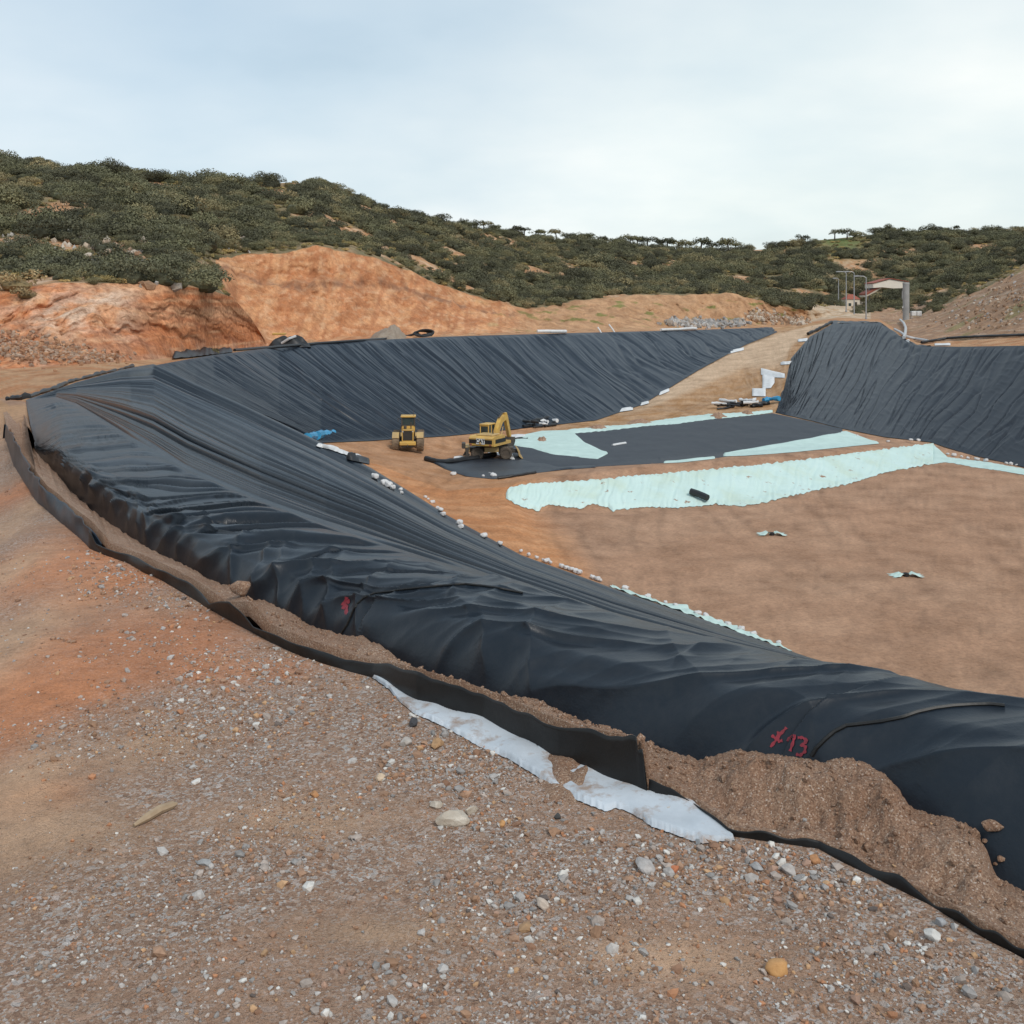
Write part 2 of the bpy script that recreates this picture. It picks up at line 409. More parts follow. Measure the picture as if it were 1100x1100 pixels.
# ------------------------------------------------------------------ the lie of the land
def g0(x, y, z=0.0): return (x, y, (EYE - z) * FPX / (y - HY))
RIB = {
 'A': [(-900, 474, 24.2), (0, 473, 24.6), (5, 470, 25), (15, 500, 18.3), (40, 540, 13.7), g0(75, 568), g0(97, 590), g0(140, 606), g0(175, 625), g0(240, 662), g0(290, 690), g0(330, 706), g0(400, 727), g0(450, 755), g0(520, 776), g0(600, 816), g0(690, 851), g0(745, 866), g0(785, 897), g0(880, 910), g0(950, 945), g0(1000, 971), g0(1060, 1011), g0(1100, 1031), g0(1150, 1065), g0(1350, 1185), g0(2000, 1550)],
 'B': [(-900, 424, 43.5), (0, 428, 41.5), (10, 434, 38), (28, 432, 37), (38, 487, 21.5), (90, 537, 15), (160, 600, 11.6), (260, 655, 9.4), (400, 722, 7.75), (560, 777, 6.6), (740, 845, 5.85), (960, 915, 5.1), (1150, 990, 4.55), (1350, 1075, 4.1), (2000, 1400, 3.0)],
 'C': [(-900, 424, 44), (0, 428, 42), (28, 431.5, 37.6), (60, 428, 36.5), (82, 436, 31), (140, 472, 20), (200, 507, 15.5), (280, 543, 12.5), (350, 570, 11), (460, 606, 9.6), (560, 635, 8.7), (660, 668, 7.9), (760, 694, 7.25), (860, 716, 6.75), (960, 738, 6.3), (1050, 755, 5.95), (1150, 772, 5.6), (1250, 790, 5.4), (1350, 815, 5.1), (2000, 1000, 4.3)],
 'F': [(-900, 424, 44.5), (0, 428, 42.5), (28, 431, 38), (60, 420, 42), (82, 412, 46), (130, 399, 58), (165, 394, 70), (210, 415, 76), (260, 437, 82), (345, 478, 91), (400, 508, 83), (480, 557, 70), (560, 598, 62), (660, 634, 57.2), (760, 669, 51), (840, 699, 46.7), (905, 722, 44), (1050, 765, 40), (1250, 815, 35.5), (1350, 845, 33.5), (2000, 1050, 24)],
 'Mb': [(345, 478, 91.2), (400, 503, 85), (480, 546, 75), (545, 536, 78), (575, 550, 77), (660, 547, 78.5), (760, 543, 80), (830, 531, 84.5), (900, 518, 90), (1010, 492, 103.5), (1040, 490.5, 104.2), (1100, 503.4, 97), (1250, 535.5, 83), (1350, 557, 75), (2000, 700, 45)],
 'Mt': [(345, 477.7, 91.4), (400, 497, 88), (480, 527, 81), (545, 523, 80), (560, 517, 80.5), (700, 500, 86.6), (800, 493, 91), (900, 485, 98.5), (1000, 476.5, 110), (1015, 481.5, 107.2), (1040, 489, 104.4), (1100, 503.2, 97.2), (1250, 535.2, 83.2), (1350, 556.5, 75.2), (2000, 699, 45.2)],
 'Mk': [(345, 477.4, 91.6), (400, 493, 90), (480, 515, 86), (545, 513, 84), (600, 509, 85.5), (700, 497, 89.5), (800, 490, 94), (900, 481, 102), (950, 477, 107), (1000, 476, 110.4), (1015, 481.2, 107.4), (1040, 488.8, 104.6), (1100, 503, 97.4), (1250, 535, 83.4), (1350, 556, 75.4), (2000, 698, 45.4)],
 'Cf': [(345, 477.1, 91.8), (400, 490, 92), (480, 505, 91), (548, 505, 91.5), (600, 504, 92), (700, 494, 97.5), (800, 486, 103), (900, 478, 108), (950, 475.5, 109.5), (1000, 475.8, 110.7), (1015, 481, 107.6), (1040, 488.6, 104.8), (1100, 502.8, 97.6), (1250, 534.8, 83.6), (1350, 555.5, 75.6), (2000, 697, 45.6)],
 'Ce': [(345, 476.8, 92), (400, 483, 96), (480, 485, 104), (525, 472, 113), (560, 466, 117), (610, 465, 117.5), (650, 463, 119), (750, 452, 124), (830, 443, 128), (870, 452, 122), (905, 461, 117), (950, 470, 112.5), (1000, 475.6, 111.0), (1015, 480.8, 107.8), (1040, 488.4, 105), (1100, 502.6, 97.8), (1250, 534.6, 83.8), (1350, 555, 75.8), (2000, 696, 45.8)],
 'Re': [(345, 476.5, 92.2), (400, 479, 98), (480, 478, 107), (550, 462, 120), (640, 457, 124), (750, 430, 142), (800, 414, 153), (832, 430, 134), (842, 419, 138), (850, 385, 168), (870, 362, 195), (895, 348, 207), (945, 347, 190), (970, 364, 160), (985, 372, 150), (1030, 373, 139), (1100, 372, 125), (1250, 374, 100), (1350, 377, 85), (2000, 400, 50)],
 'Lf': [(345, 476.2, 92.4), (400, 474, 101), (420, 472.5, 104), (480, 469, 111), (520, 465, 117), (640, 452, 128), (690, 435, 142), (750, 398, 168), (800, 371, 195), (835, 357, 212), (870, 350, 218), (895, 345.5, 222), (915, 346.3, 207), (945, 346.6, 193), (970, 364, 162), (985, 371.8, 152), (1030, 372.8, 141), (1100, 371.8, 127), (1250, 373.5, 102), (1350, 376, 87), (2000, 398, 52)],
 'K': [(-900, 424, 47), (0, 427, 45), (28, 430.6, 38.5), (60, 419.7, 42.5), (82, 411.7, 46.5), (130, 398.7, 58.5), (165, 393.7, 70.6), (200, 387, 82), (230, 382, 92), (300, 373, 115), (360, 368, 125), (480, 362, 145), (620, 358, 165), (740, 355, 190), (830, 352, 219), (870, 348, 226), (895, 344.5, 230), (915, 345.5, 212), (945, 346.2, 197), (970, 363, 165), (985, 371, 155), (1030, 372.3, 144), (1100, 371.3, 130), (1250, 373, 105), (1350, 375, 90), (2000, 396, 55)],
 'BB': [(-900, 398, 60), (0, 396, 63), (100, 390, 67), (165, 386, 78), (230, 379, 98), (285, 372.5, 117), (300, 371, 121), (480, 361, 150), (560, 357.5, 170), (700, 355, 196), (830, 350.5, 228), (870, 346, 236), (900, 341, 245), (945, 343, 236), (965, 355, 195), (985, 367, 165), (1030, 366, 156), (1100, 361, 142), (1250, 360, 120), (2000, 360, 80)],
 'BT': [(-900, 290, 74), (-350, 292, 75), (0, 313, 77), (60, 303, 79), (120, 304, 82), (180, 305, 86), (225, 311, 93), (250, 319, 99), (270, 342, 107), (287, 369, 121.5), (300, 370, 124), (480, 360.5, 152), (560, 357, 172), (700, 354.5, 198), (830, 349.5, 230), (900, 340, 250), (945, 338, 252), (965, 347, 215), (985, 350, 195), (1010, 342, 190), (1060, 318, 180), (1100, 296, 172), (1250, 255, 160), (2000, 200, 140)],
 'BB2': [(-900, 270, 92), (0, 296, 92), (100, 290, 96), (200, 296, 104), (235, 306, 120), (255, 340, 134), (300, 366, 136), (400, 362, 150), (480, 357, 162), (560, 353, 180), (700, 352.5, 203), (830, 348.5, 233), (900, 339, 255), (945, 335, 275), (965, 336, 265), (985, 336, 250), (1010, 334, 215), (1060, 313, 192), (1100, 291, 184), (1250, 252, 170), (2000, 200, 150)],
 'BT2': [(-900, 250, 108), (0, 272, 108), (100, 270, 112), (200, 280, 120), (230, 279, 142), (260, 272, 150), (340, 264, 158), (380, 271, 165), (440, 291, 178), (500, 314, 190), (550, 329, 197), (565, 331, 199), (620, 323, 214), (720, 317, 226), (790, 316, 234), (860, 332, 242), (880, 337, 250), (900, 336, 262), (945, 330, 300), (985, 328, 295), (1010, 328, 250), (1060, 309, 210), (1100, 288, 196), (1250, 250, 185), (2000, 200, 160)],
 'HM': [(-900, 180, 160), (-350, 200, 150), (0, 226, 150), (100, 229, 152), (200, 240, 162), (260, 250, 172), (340, 241, 196), (450, 268, 226), (550, 312, 240), (620, 312, 270), (720, 309, 290), (790, 309, 300), (860, 322, 300), (900, 322, 320), (945, 318, 335), (985, 316, 335), (1010, 312, 320), (1060, 298, 320), (1100, 284, 320), (1250, 246, 260), (2000, 190, 220)],
 'RG': [(-900, 80, 240), (-350, 118, 230), (-100, 155, 225), (0, 174, 222), (60, 181, 222), (120, 188, 225), (180, 196, 230), (250, 196, 242), (320, 197, 260), (360, 204, 275), (400, 221, 290), (450, 234, 310), (500, 245, 330), (600, 258, 370), (700, 267, 410), (770, 272, 430), (830, 267, 445), (880, 258, 450), (940, 252, 445), (1000, 249, 440), (1100, 251, 430), (1250, 246, 420), (2000, 230, 400)],
}
for k in ('Mb', 'Mt', 'Mk', 'Cf', 'Ce', 'Re', 'Lf'):      # west of the pit these ribs lie on its western rim
    j = ['Mb', 'Mt', 'Mk', 'Cf', 'Ce', 'Re', 'Lf'].index(k) + 1
    RIB[k] = [(x, y, d + .05 * j) for x, y, d in RIB['F'] if x < 345] + RIB[k]
ORDER = ['A', 'B', 'C', 'F', 'Mb', 'Mt', 'Mk', 'Cf', 'Ce', 'Re', 'Lf', 'K', 'BB', 'BT', 'BB2', 'BT2', 'HM', 'RG']

def rib(k, x):
    a = np.array(RIB[k], float)
    x = np.asarray(x, float)
    return np.interp(x, a[:, 0], a[:, 1]), 1 / np.interp(x, a[:, 0], 1 / a[:, 2])

def ribs_table(x):
    Y, D = [], []
    for k in ORDER:
        y, d = rib(k, x)
        if D: d = np.maximum(d, D[-1] + .04)
        Y.append(y); D.append(d)
    return np.array(Y), np.array(D)

# columns of the terrain sheet
XS = np.unique(np.concatenate([np.linspace(-900, -60, 70), np.arange(-60, 1161, 1.5), np.linspace(1160, 2000, 80)]))
YT, DT = ribs_table(XS)
ZT = EYE - (YT - HY) / FPX * DT
# sunken bed below the liners
def zoff(k):
    o = np.zeros_like(XS)
    if k == 'B': o -= .22 * sstep(26, 40, XS)
    if k == 'C': o -= .2 * sstep(40, 90, XS)
    return o
for i, k in enumerate(ORDER): ZT[i] += zoff(k)
nR = len(ORDER)
Dall = np.vstack([np.full_like(XS, 1.1), DT, DT[-1] * 1.35, np.full_like(XS, 6000)])
Zall = np.vstack([np.zeros_like(XS), ZT, ZT[-1] - 14, np.full_like(XS, -30)])
ROWS = [150, 12, 10, 44, 34, 16, 8, 8, 22, 18, 18, 46, 18, 84, 16, 84, 44, 60, 8, 5]
rowsD, rowsZ, rowK, rowT = [], [], [], []
for k, n in enumerate(ROWS):
    t = np.arange(n) / n
    for tt in t:
        if k == 0:
            Dm = np.minimum(Dall[1] * .97, 11.5)
            d = np.where(tt < .85, Dall[0] * (Dm / Dall[0]) ** (tt / .85), Dm * (Dall[1] / Dm) ** (max(tt - .85, 0) / .15))
        else:
            d = Dall[k] * (Dall[k + 1] / Dall[k]) ** tt
        f = (d - Dall[k]) / np.maximum(Dall[k + 1] - Dall[k], 1e-6)
        z = Zall[k] + (Zall[k + 1] - Zall[k]) * (f * f if k == 0 else f)
        rowsD.append(d); rowsZ.append(z); rowK.append(k); rowT.append(f)
rowsD.append(Dall[-1]); rowsZ.append(Zall[-1]); rowK.append(len(ROWS) - 1); rowT.append(np.ones_like(XS))
TD = np.array(rowsD); TZ = np.array(rowsZ); TT = np.array(rowT); TK = np.array(rowK)[:, None] + 0 * TD.astype(int)
TX = (XS[None, :] - CX) / FPX * TD
XP = XS[None, :] + 0 * TD                      # the azimuth of every vertex
TZ0 = TZ.copy()
# --- sinks under the liner walls so that the earth never shows through
tent = np.clip(4 * TT * (1 - TT) * 1.2, 0, 1)
k_of = {k: i for i, k in enumerate(ORDER)}
def seg(a): return TK == k_of[a] + 1           # the strip that begins at rib a
wW = seg('C') * sstep(40, 90, XP)
wL = seg('Lf') * sstep(170, 230, XP) * (1 - sstep(815, 835, XP))
wR = seg('Ce') * sstep(838, 852, XP)
TZ -= np.clip(tent * 3, 0, 1) * .75 * (wW + wL + wR)
# --- relief
nrm = fbm(TX / 3.1, TD / 3.1, 4, 11)
small = fbm(TX / .5, TD / .5, 4, 21)
near = seg('A') * 0 + (TK == 0)
TZ += near * (.05 * fbm(TX / 2.2, TD / 2.2, 3, 5) + .016 * small + .007 * fbm(TX / .12, TD / .12, 3, 31)) * sstep(1.2, 3, TD) * (1 - .6 * sstep(.93, 1, TT))
floorm = (TK >= k_of['F'] + 1) & (TK <= k_of['Lf'])
edge_f = np.where(TK == k_of['F'] + 1, sstep(0, .12, TT), 1.0)
TZ += floorm * sstep(345, 420, XP) * (1 - wR) * edge_f * (.10 * nrm + .03 * small)
bank1 = (TK == k_of['BB'] + 1) * sstep(0, 1, 1 - np.abs(XP - 130) / 900)
bank2 = (TK == k_of['BB2'] + 1)
hill = (TK >= k_of['BT'] + 1) & (TK <= k_of['RG'])
gul = ridged(TX / 4.6 + .15 * fbm(TX / 3, TZ / 3, 2, 44), TZ / 11 + TD / 40, 4, 41) - .62
gul2 = ridged(TX / 1.4, TZ / 2.4 + TD / 14, 4, 47) - .62
tb = np.clip(4 * TT * (1 - TT), 0, 1)
gul3 = ridged(TX / .55 + TZ / 2, TZ / .5, 3, 49) - .62
push = (bank1 * (4.5 * gul + 2.6 * gul2 + .35 * gul3) + bank2 * (5.0 * gul + 1.3 * gul2 + .4 * gul3)) * tb
push = push + bank2 * 1.8 * sstep(.58, .63, TT + .04 * np.sin(XP / 30.)) * (1 - sstep(.62, .98, TT)) * sstep(262, 285, XP) * (1 - sstep(500, 550, XP))
scale_ = (TD + push) / TD
TX *= scale_; TD = TD + push
TZ += bank1 * tb * (.9 * fbm(TX / 3, TD / 3, 4, 61)) + bank2 * tb * .8 * fbm(TX / 4, TD / 4, 4, 63)
TZ += hill * (1.1 * fbm(TX / 14, TD / 14, 4, 51) + .35 * fbm(TX / 3, TD / 3, 3, 53)) * np.where(TK == k_of['BT'] + 1, TT, 1)
# --- colours of the ground (albedo), crevice shade painted in
def C3(*c): return np.array(c)
n1 = fbm(TX / 2.3, TD / 2.3, 5, 71)[..., None]; n2 = fbm(TX / 9, TD / 9, 5, 73)[..., None]; n3 = fbm(TX / .7, TD / .7, 4, 75)[..., None]
def mixc(a, b, m):
    m = np.clip(np.asarray(m, float), 0, 1)
    if m.ndim == 2: m = m[..., None]
    return a * (1 - m) + b * m
ALB = np.zeros(TD.shape + (3,)) + C3(.345, .212, .142)
def blob(px, py, rx, ry):                        # a soft patch on the near road, given where the photo shows it
    d = EYE * FPX / (py - HY); X = (px - CX) / FPX * d
    rxm = rx / FPX * d; rym = abs(EYE * FPX / (py - ry - HY) - EYE * FPX / (py + ry - HY)) / 2
    return np.exp(-(((TX - X) / rxm) ** 2 + ((TD - d) / rym) ** 2))
nearc = mixc(ALB, C3(.41, .25, .165), sstep(-.25, .35, n2))
red = sum(blob(*q) for q in [(90, 700, 150, 50), (190, 675, 80, 32), (60, 600, 80, 34), (20, 760, 70, 60), (30, 520, 50, 18), (120, 630, 60, 20), (260, 720, 60, 16), (40, 860, 40, 18)])
nearc = mixc(nearc, C3(.50, .195, .085), np.clip(red * 1.6, 0, 1) * sstep(-.35, .25, n1[..., 0] + .25) * .9)
tan = sum(blob(*q) for q in [(-20, 700, 60, 70), (-10, 560, 40, 50), (10, 850, 60, 60), (60, 900, 110, 40), (0, 610, 40, 30), (180, 800, 60, 25), (330, 880, 90, 25), (700, 1030, 120, 25), (430, 1000, 100, 20)])
nearc = mixc(nearc, C3(.48, .31, .20), np.clip(tan * 1.2, 0, 1) * .8)
nearc = mixc(nearc, C3(.40, .235, .125), sstep(16, 40, TD) * .9)
ALB = np.where((TK <= 1)[..., None], nearc, ALB)
floorc = mixc(C3(.365, .212, .132), C3(.39, .235, .15), sstep(-.3, .4, n2))
floorc = mixc(floorc, C3(.31, .18, .112), sstep(.1, .5, n1) * .6)
streak = fbm(TX / 9 + TD / 60, TD / 1.2, 4, 83)[..., None]
floorc = mixc(floorc, C3(.285, .165, .104), sstep(.15, .4, streak) * .6)
redr = np.where(TK <= k_of['F'] + 1, 1 - sstep(600, 665, XP + 60 * TT + 10 * n1[..., 0]), 1 - sstep(545, 600, XP + 14 * n1[..., 0])) * (TK <= k_of['Mt'] + 1)
floorc = mixc(floorc, mixc(C3(.43, .185, .075), C3(.50, .25, .12), sstep(-.3, .3, streak)), redr * .92)
plat = (TK >= k_of['Mt'] + 1) * (1 - sstep(560, 640, XP))
floorc = mixc(floorc, mixc(C3(.42, .23, .125), C3(.36, .18, .085), sstep(-.2, .4, n1)), plat * .85)
rd = (TK >= k_of['Ce'] + 1) * sstep(560, 620, XP)
floorc = mixc(floorc, mixc(C3(.40, .25, .145), C3(.32, .175, .08), sstep(-.2, .3, n1)), rd)
rt = (TK == k_of['Re'] + 1) * sstep(.25, .5, TT) * sstep(650, 720, XP)   # the worn track up the ramp
floorc = mixc(floorc, C3(.50, .36, .245), rt * .85)
trk_ = np.zeros_like(TD)
for x0_, a_, b_ in [(4, .05, .004), (9, .12, .003), (15, -.05, .006), (22, .1, .002), (30, .02, -.003), (-6, .10, .002), (-10, .25, -.004), (38, -.1, .004)]:
    dy_ = TD - 72
    for s_ in (-.9, .9):
        trk_ += np.exp(-((TX - (x0_ + s_ + a_ * dy_ + b_ * dy_ ** 2 + .5 * perlin(TD / 6, x0_ + 0 * TD, 85))) / .28) ** 2)
trk_ = np.clip(trk_, 0, 1) * sstep(-.3, .2, n2[..., 0] + .2)
floorc = floorc * (1 - .16 * trk_[..., None])
ALB = np.where(((TK >= k_of['C'] + 1) & (TK <= k_of['K']))[..., None], floorc, ALB)
# banks
rock = fbm(TX / 3.4, TZ / 1.6, 5, 91)[..., None]; rock2 = fbm(TX / 1.1 + 3, TZ / .8 + TD / 6, 4, 93)[..., None]
bc = mixc(C3(.47, .18, .075), C3(.56, .30, .165), sstep(-.2, .25, rock))
bc = mixc(bc, C3(.33, .115, .05), sstep(.05, .4, rock2) * .7)
pale = sstep(.12, .4, fbm(TX / 5 + 9, TZ / 3.5, 4, 95)[..., None] + .25 * rock2)
crev_shade = sstep(.80, .95, ridged(TX / 1.6 + .3 * fbm(TX, TZ, 2, 96), TZ / 1.1 + TD / 9, 4, 98))[..., None]  # thin dark lines painted in for shade in rock crevices
vst = fbm(TX / .9, TZ / 7 + TD / 40, 4, 99)[..., None]
bc = mixc(bc, C3(.62, .36, .20), sstep(.05, .4, fbm(TX / .8, TZ / .6, 4, 94)[..., None]) * .6)
pb_ = np.exp(-((XP - 70) / 42) ** 2 - ((TT - .55) / .3) ** 2) + .8 * np.exp(-((XP - 120) / 30) ** 2 - ((TT - .8) / .14) ** 2) + .5 * np.exp(-((XP - 135) / 18) ** 2 - ((TT - .4) / .25) ** 2)
pale = np.clip(pale * .35 + pb_[..., None] * sstep(-.25, .25, rock2 + .1), 0, 1)
b1 = mixc(bc, C3(.60, .47, .36), pale * .8)
b1 = mixc(b1, C3(.24, .10, .05), crev_shade * .55)
b1 = mixc(b1, C3(.40, .24, .16), (1 - sstep(0, .3, TT)) * .8 * sstep(-.3, .3, n1[..., 0]))
b2 = mixc(mixc(C3(.52, .27, .135), C3(.42, .185, .085), sstep(-.25, .25, rock)), C3(.60, .40, .25), sstep(.0, .35, rock2) * .45)
strata = np.exp(-((TT - .62 - .05 * np.sin(XP / 30.)) / .05) ** 2) 
b2 = mixc(b2, C3(.22, .115, .07), np.clip(strata, 0, 1) * .85 * sstep(-.5, .1, n1[..., 0]) * (TK == k_of['BB2'] + 1))
b2 = mixc(b2, C3(.36, .15, .07), sstep(.0, .35, vst) * .65)
b2 = mixc(b2, C3(.27, .13, .07), crev_shade * .35)
b3 = mixc(C3(.42, .25, .14), C3(.35, .20, .11), sstep(-.2, .3, n1))
b2 = mixc(b2, b3, sstep(520, 600, XP))
grs = sstep(.18, .36, fbm(TX / 5, TZ / 2 + TD / 9, 4, 97) - .1 * np.abs(TT - .5)) * sstep(480, 600, XP) * (1 - sstep(900, 960, XP))
b2 = mixc(b2, C3(.12, .15, .035), grs * .75)
mound = mixc(C3(.34, .205, .125), C3(.27, .17, .11), sstep(-.2, .3, n1))
mound = mixc(mound, C3(.42, .31, .23), sstep(.1, .4, rock2) * .7)
mound = mixc(mound, C3(.14, .16, .05), sstep(.2, .35, n2) * .5)
ALB = np.where((TK == k_of['K'] + 1)[..., None], mixc(C3(.42, .25, .14), C3(.36, .17, .08), sstep(-.2, .3, n1)), ALB)
ALB = np.where((TK == k_of['BB'] + 1)[..., None], np.where((XP < 290)[..., None], b1, mixc(b3, mound, sstep(900, 960, XP))), ALB)
hc = mixc(C3(.16, .135, .075), C3(.24, .17, .095), sstep(-.2, .3, n1))
hc = mixc(hc, mixc(C3(.38, .20, .10), C3(.45, .31, .20), sstep(-.1, .3, n1)), sstep(.08, .24, fbm(TX / 17, TD / 17, 4, 101)))
ALB = np.where((TK == k_of['BT'] + 1)[..., None], np.where((XP < 250)[..., None], mixc(mixc(C3(.33, .20, .115), C3(.45, .31, .21), sstep(0, .35, n1)), hc, sstep(-.15, .15, n2)), mixc(b2, mound, sstep(900, 960, XP))), ALB)
ALB = np.where((TK == k_of['BB2'] + 1)[..., None], np.where((XP < 232)[..., None], mixc(hc, C3(.42, .27, .17), sstep(.0, .3, n1) * .7), mixc(b2, mound, sstep(900, 960, XP))), ALB)
hr = mixc(hc, C3(.10, .135, .035), np.exp(-(((XP - 905) / 32) ** 2)) * np.clip(TT * 2 - .9, 0, 1) * (TK == k_of['HM'] + 1) * .95)
ALB = np.where((TK >= k_of['BT2'] + 1)[..., None], hr, ALB)
trk = (TK >= k_of['BB'] + 1) & (TK <= k_of['BT2'] + 1) & (XP > 868) & (XP < 935)
ALB = np.where(trk[..., None], mixc(C3(.46, .36, .26), C3(.38, .25, .15), sstep(-.1, .3, n1)), ALB)
ALB *= 1.16 * (1 + .16 * n3)
# gravel mask
gmask = sstep(-.30, .28, fbm(TX / 1.3, TD / 1.0, 4, 111) + .10)
GRAV = (TK <= 1) * (.22 + .6 * gmask) * (1 - sstep(14, 32, TD)) * (1 - .75 * np.clip(red, 0, 1)) * (1 - .7 * np.clip(tan, 0, 1))
ROCKY = ((TK == k_of['BB'] + 1) * np.where(XP < 290, 1.0, .5) + (TK == k_of['BB2'] + 1) * np.where(XP < 232, .4, .5)) * (1 - .4 * sstep(560, 620, XP))
TV = np.stack([TX, TD, TZ], -1).reshape(-1, 3)
TF = grid_faces(*TD.shape)[:, ::-1]
TF = TF[:, [0, 3, 2, 1]]
terrain = mesh_np('terrain', TV, TF, MAT['terrain'], colors=ALB.reshape(-1, 3), attrs={'gravel': GRAV.ravel(), 'rocky': ROCKY.ravel()})
tag(terrain, kind='structure')

def col_interp(px, k0, k1, f):
    """a point of the bare ground on azimuth px, a share f of the way between two ribs (no relief)"""
    y0, d0 = rib(k0, px); y1, d1 = rib(k1, px)
    d = d0 + (d1 - d0) * f
    z0 = EYE - (y0 - HY) / FPX * d0; z1 = EYE - (y1 - HY) / FPX * d1
    return np.stack([(px - CX) / FPX * d, d, z0 + (z1 - z0) * f], -1)

# ------------------------------------------------------------------ liner: berm top and near slope
berm_dir = np.array([-.54, .84]); berm_nrm = np.array([.84, .54]); berm_0 = np.array([.04, 5.6])
SEAMS = [4.05 - .1, 7.45]
def liner_top(x, v):
    yB, dB = rib('B', x); yC, dC = rib('C', x)
    q = 1 / dB + (1 / dC - 1 / dB) * v
    y = yB + (yC - yB) * v; d = 1 / q
    p = Parr(x, y, d)
    r = d - dB
    wl = sstep(28, 70, x)
    face = sstep(0, .55, r)
    H = (.31 + .03 * sstep(560, 760, x) + .04 * perlin(x / 160., .5, 3)) * wl
    p[..., 2] += .05 * sstep(.4, 1, v)
    p[..., 2] += H * (face - .0) * (1 - v ** 2.6) - .10 * (1 - sstep(0, .3, r)) * wl
    s = (p[..., 0] * -.54 + (p[..., 1] - 0) * .84)
    rr = np.minimum(r, 6)
    left_part = 1 - sstep(380, 560, x)
    # drapes down the face, sagging waves across the top
    fm = sstep(.05, .35, r) * (1 - sstep(.7, 2.2, r))
    dr = np.clip(ridged(s * .9 + rr * 1.1 + .4 * perlin(s * .8, rr, 8), rr * .4, 1, 10) - .72, 0, 1) ** 2 * .75 + np.clip(ridged(s * 1.2 - rr * .8, rr * .3, 1, 12) - .74, 0, 1) ** 2 * .6 + perlin(s * .75 + rr * .3, rr * .25, 7) * .075 + (ridged(s * 1.3 + rr * .9, rr * .3, 2, 9) - .6) * .12
    tm = sstep(.4, 1.0, r) * (1 - sstep(.86, 1.0, v))
    w1 = perlin(s * 1.15 - rr * .42, rr * .45 + s * .1, 13) * .05
    w2 = np.clip(ridged(s * 1.5 - rr * .5 + .6 * perlin(s * .6, rr * .6, 17), rr * .28, 2, 15) - .62, 0, 1) ** 2 * .30
    w3 = np.clip(ridged(s * .55 + rr * 1.05, rr * .3 - s * .25, 2, 19) - .64, 0, 1) ** 2 * .26
    ph = p[..., 1] * .95 + .10 * p[..., 0] + 1.1 * perlin(p[..., 0] / 5, p[..., 1] / 4, 18) + .35 * perlin(p[..., 0] / 1.6, p[..., 1] / 1.2, 28)
    def saw(q, sd):
        i = np.floor(q); fr = q - i
        a = np.clip(perlin(i * .731 + .37, p[..., 0] / 5. + .11 * i, sd) * 1.3 + .35, 0, 1)
        return a * ((1 - fr) ** 1.6 * np.clip(fr * 7, 0, 1) - .7 * (np.exp(-(fr / .06) ** 2) + np.exp(-((fr - 1) / .06) ** 2)))
    w4 = (.09 * saw(ph, 41) + .05 * saw(ph * 2.1 + 5, 43)) * sstep(.3, .8, r)
    rp = 1 - .3 * sstep(560, 760, x)
    h = fm * dr * rp + tm * rp * (w1 * (1 - .6 * left_part) + (w2 + w3) * (1 - left_part) + w4 * left_part)
    h = h * wl
    for s0 in SEAMS:
        ds = s - s0 - .10 * perlin(rr * .9, s0, 23) - .05 * perlin(rr * 3, s0, 25) + .04 * rr
        h = h + .035 * np.where(ds < 0, np.exp(ds / .35), 0) * sstep(.1, .4, r) * (1 - sstep(.9, 1, v))
    out = p.copy()
    tilt = fm * .75
    out[..., 2] += h * (1 - .35 * tilt)
    out[..., 0] -= berm_nrm[0] * h * tilt; out[..., 1] -= berm_nrm[1] * h * tilt
    return out, p, s, r

def liner_slope(x, c):
    """c counts the folds; t is the share of the way from the berm top (0) to the foot (1)"""
    t = c - .06 * (x - 345) / 400 - .046 * perlin(x / 250., c * 3.2, 31) - .010 * perlin(x / 90., c * 8, 33)
    t = np.clip(t, 0, 1)
    yC, dC = rib('C', x); yF, dF = rib('F', x)
    y = yC + (yF - yC) * t; q = 1 / dC + (1 / dF - 1 / dC) * t
    d = 1 / q
    p = Parr(x, y, d)
    p[..., 2] += .05
    w = sstep(30, 90, x)
    def saw(N_, wx, sd, pw):
        qq = c * N_; i = np.floor(qq); fr = qq - i
        a = np.clip(perlin(i * .731 + .37, x / wx + .31 * i, sd) * 1.2 + .5, .04, 1)
        return a * ((1 - fr) ** pw * np.clip(fr * 10, 0, 1) - .9 * (np.exp(-(fr / .05) ** 2) + np.exp(-((fr - 1.) / .05) ** 2)))
    f1 = perlin(c * 9, x / 300., 35)
    hpx = f1 * .6 + 8.5 * saw(13, 700., 35, 1.4) + 4.2 * saw(27, 480., 37, 1.4)
    env = sstep(0, .05, t) * (1 - sstep(.96, 1, t)) * w
    bandpx = np.abs(yC - yF)
    h = np.clip(hpx, -9, 16) * env * d / FPX * np.clip(bandpx / 80., .30, 1)
    p[..., 2] += np.minimum(h, .5)
    return p

liner = empty('pit_liner', P(200, 507, 15.5))
tag(liner, 'dark blue-black plastic liner pleated over the near berm and down the left slope', 'liner')
L0 = np.array(liner.location)
lx = np.unique(np.concatenate([np.arange(28, 700, 1.5), np.arange(700, 1180, 1.3), np.linspace(1180, 2000, 160)]))
nv = 230
vv = np.linspace(0, 1, nv) ** 1.25
TOP, TOPB, TOPS, TOPR = liner_top(lx[None, :] + 0 * vv[:, None], vv[:, None] + 0 * lx[None, :])
nt_ = 640
tt = np.linspace(-.18, 1.36, nt_)[1:]
lx_t = lx[None, :] + 0 * tt[:, None]
SL = liner_slope(lx_t, tt[:, None] + 0 * lx_t)
near_grid = np.concatenate([TOP, SL], 0)
near_sheet = mesh_np('berm_sheet', near_grid.reshape(-1, 3) - L0, grid_faces(*near_grid.shape[:2]), MAT['liner_near'], liner)

